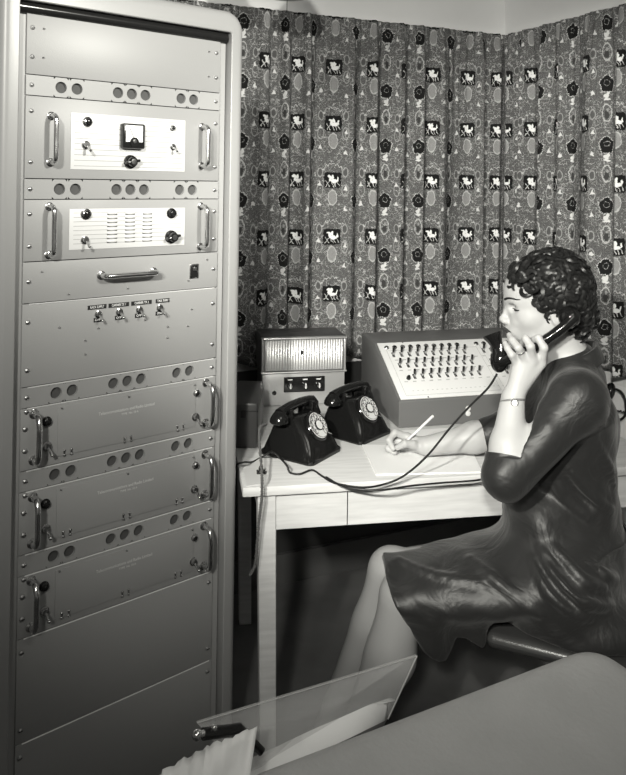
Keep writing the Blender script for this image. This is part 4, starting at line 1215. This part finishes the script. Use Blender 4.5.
# belt
bm = bmesh.new(); N = 60; wl = WA+V3(0, 0, .004)
rings = []
for i in range(N):
    a = 2*pi*i/N; dirv = BF*cos(a)+BS*sin(a)
    lo_, hi_ = .04, .2
    for _ in range(12):
        m_ = (lo_+hi_)/2
        if dr_((wl+dirv*m_)[None, :])[0] < 0: lo_ = m_
        else: hi_ = m_
    rings.append([bm.verts.new(Vector(wl+dirv*(lo_+o_)+V3(0, 0, zz))) for o_, zz in ((-.003, -.016), (.004, -.015), (.005, 0), (.004, .015), (-.003, .016))])
for i in range(N):
    for j in range(4): bm.faces.new((rings[i][j], rings[(i+1) % N][j], rings[(i+1) % N][j+1], rings[i][j+1]))
o = obj('belt', bm, M['dress'], None, 60); under(o); o.parent = dress
# collar: folded band round the neck, open at the front
cN = NB+V3(0, 0, -.004)-BF*.004; bm = bmesh.new(); N = 64; prev = None
for i in range(N+1):
    a = radians(28)+(2*pi-radians(56))*i/N; dv = BF*cos(a)+BS*sin(a)
    back = (1-cos(a))/2; e = min(i, N-i)/N
    prof = []
    for (r, z) in ((.052, -.020), (.053, .006), (.055, .016), (.060, .017), (.066, .006), (.074, -.012-.01*(1-back)), (.076, -.016-.014*(1-back)), (.072, -.018-.01*(1-back)), (.058, .004)):
        pos = cN+dv*(r*(1.0+.12*abs(sin(a))))+V3(0, 0, z+.020*back-.035*(1-back)*(1 if r > .05 else 1))
        prof.append(bm.verts.new(Vector(pos+V3(0, 0, .010))))
    if prev:
        for k in range(len(prof)-1): bm.faces.new((prev[k], prof[k], prof[k+1], prev[k+1]))
    prev = prof
bmesh.ops.recalc_face_normals(bm, faces=bm.faces)
o = obj('collar', bm, M['dress'], None, 70); so = o.modifiers.new('s', 'SOLIDIFY'); so.thickness = .002; under(o); o.parent = dress
# seams
# ---- watch and ring
wc = W(512.5, 398.5, 1.80); ax = Vector(WRn-ELn).normalized()
wf = WRn+(ELn-WRn)*.04
wo = obj('wristwatch', band(wf, Vector(ax)+Vector((-.25, .0, 0)), .0283, .0055, .0016), M['strap'], None, 50)
bm = bmesh.new(); cdir = Vector((-.12, -.98, .15)).normalized(); q = Vector((0, 0, 1)).rotation_difference(cdir).to_matrix().to_4x4()
lathe(bm, [(.0085, 0), (.0085, .005), (.0068, .0062)], 24, Matrix.Translation(Vector(wf)+cdir*.0275) @ q); lathe(bm, [(.0068, .006), (0, .0064)], 20, Matrix.Translation(Vector(wf)+cdir*.0275) @ q, mi=1)
under(wo); o = obj('watch_face', bm, [M['gold'], M['meter']], None, 40); under(o); o.parent = wo
v = LH['ring']; c_ = v[0]+(v[1]-v[0])*.70
o = obj('ring', band(c_, v[1]-v[0], .0104, .0035, .0010), M['gold'], None, 50); under(o)
# nails
bm = bmesh.new()
for n, v in RH.items():
    pass
# shoes
for A_n in (ANn, ANf):
    s_ = Sdf(); z0 = A_n[2]
    s_.cone(A_n+V3(.005, 0, -.045), A_n+V3(-.06, 0, -.075), .036, .034, .02); s_.cone(A_n+V3(-.06, 0, -.080), A_n+V3(-.165, 0, -.098), .036, .022, .02)
    s_.cone(A_n+V3(.02, 0, -.05), A_n+V3(.018, 0, -.112), .020, .012, .01)
    s_.add(lambda P: .001-P[..., 2], A_n, .4, 'i', .002)
    under(s_.mesh('shoe', A_n+V3(-.24, -.08, -.14), A_n+V3(.08, .08, .03), .004, M['shoe']))

# ---- handset in her hand, pencil
E_ = W(570, 317, 1.818); Mo = W(501, 355, 1.862)
hb = handset_bm(E_, (-.10, .99, -.02), Mo, (.25, .55, .80), (.0, -.020, -.004), .0115)
# flared mouth horn
hn = Vector((-.30, .30, .85)).normalized(); q = Vector((0, 0, 1)).rotation_difference(hn).to_matrix().to_4x4()
lathe(hb, [(.012, -.005), (.014, .010), (.019, .024), (.0255, .036), (.026, .039), (.0235, .037), (.015, .02), (0, .012)], 28, Matrix.Translation(W(498.5, 349.5, 1.862)) @ q)
sph(hb, Vector(W(499, 361, 1.862)), .0265, (.8, .8, 1.05), 24)
hset = tag(obj('telephone_handset', hb, M['phone'], None, 45), 'black telephone handset held to the woman\'s ear', 'handset')
bm = bmesh.new(); p0 = WZ(395.2, 451.8, DZ+.006); p1 = W(433, 416, 2.065); p0, p1 = Vector(p0), Vector(p1); d = (p1-p0).normalized()
cyl(bm, p0+d*.016, p1, .0036, n=6, mi=0); cyl(bm, p0, p0+d*.016, .0005, .0036, 6, mi=1)
tag(obj('pencil', bm, [M['pencil'], M['lead']], None, 20), 'pale pencil held in the writing hand', 'pencil')
# ---------------------------------------------------------------- light
WARM = (1, .985, .905)
def light(kind, name, loc, tgt, e, size=.2, ang=None, blend=.5):
    l = bpy.data.lights.new(name, kind); l.energy = e; l.color = WARM
    o = bpy.data.objects.new(name, l); COL.objects.link(o); o.location = loc
    o.rotation_euler = (Vector(tgt)-Vector(loc)).to_track_quat('-Z', 'Y').to_euler()
    if kind == 'AREA': l.size = size
    if kind == 'SPOT': l.shadow_soft_size = size; l.spot_size = radians(ang); l.spot_blend = blend
    return o
light('SPOT', 'camera_flood_lamp', (-.36, -1.30, 2.50), (.24, 2.3, 1.36), 430, .10, 46, 1.0)
light('SPOT', 'rack_flood_lamp', (1.35, .25, 2.35), (-.34, 1.95, 1.88), 300, .06, 42, 1.0)
light('SPOT', 'left_flood_lamp', (-.62, -.28, 1.98), (.56, 2.2, 1.15), 330, .04, 42, .6)
light('AREA', 'room_fill_light', (.6, .5, 2.55), (.1, 1.8, .8), 8, .8)  # unseen overhead area, added as soft fill
w = bpy.data.worlds.new('room'); scene.world = w; w.use_nodes = True
w.node_tree.nodes['Background'].inputs[0].default_value = (*WARM, 1); w.node_tree.nodes['Background'].inputs[1].default_value = .12
# ---------------------------------------------------------------- camera
cd = bpy.data.cameras.new('camera'); cam = bpy.data.objects.new('camera', cd); COL.objects.link(cam)
R = CAMM; cv = lambda r: Vector((r[0], r[2], r[1]))
rx, uy, fz = cv(R[0]), cv(R[1]), cv(R[2])
Mc = Matrix((rx, uy, -fz)).transposed().to_4x4(); Mc.translation = (0, 0, H); cam.matrix_world = Mc
cd.sensor_fit = 'HORIZONTAL'; cd.sensor_width = 36; cd.lens = 36*FOC/626; cd.shift_x = 0; cd.shift_y = (CY-387.5)/626
cd.clip_start = .05; scene.camera = cam
scene.view_settings.view_transform = 'Standard'; scene.view_settings.look = 'None'; scene.view_settings.gamma = 1; scene.view_settings.exposure = 0
scene.view_settings.use_curve_mapping = False
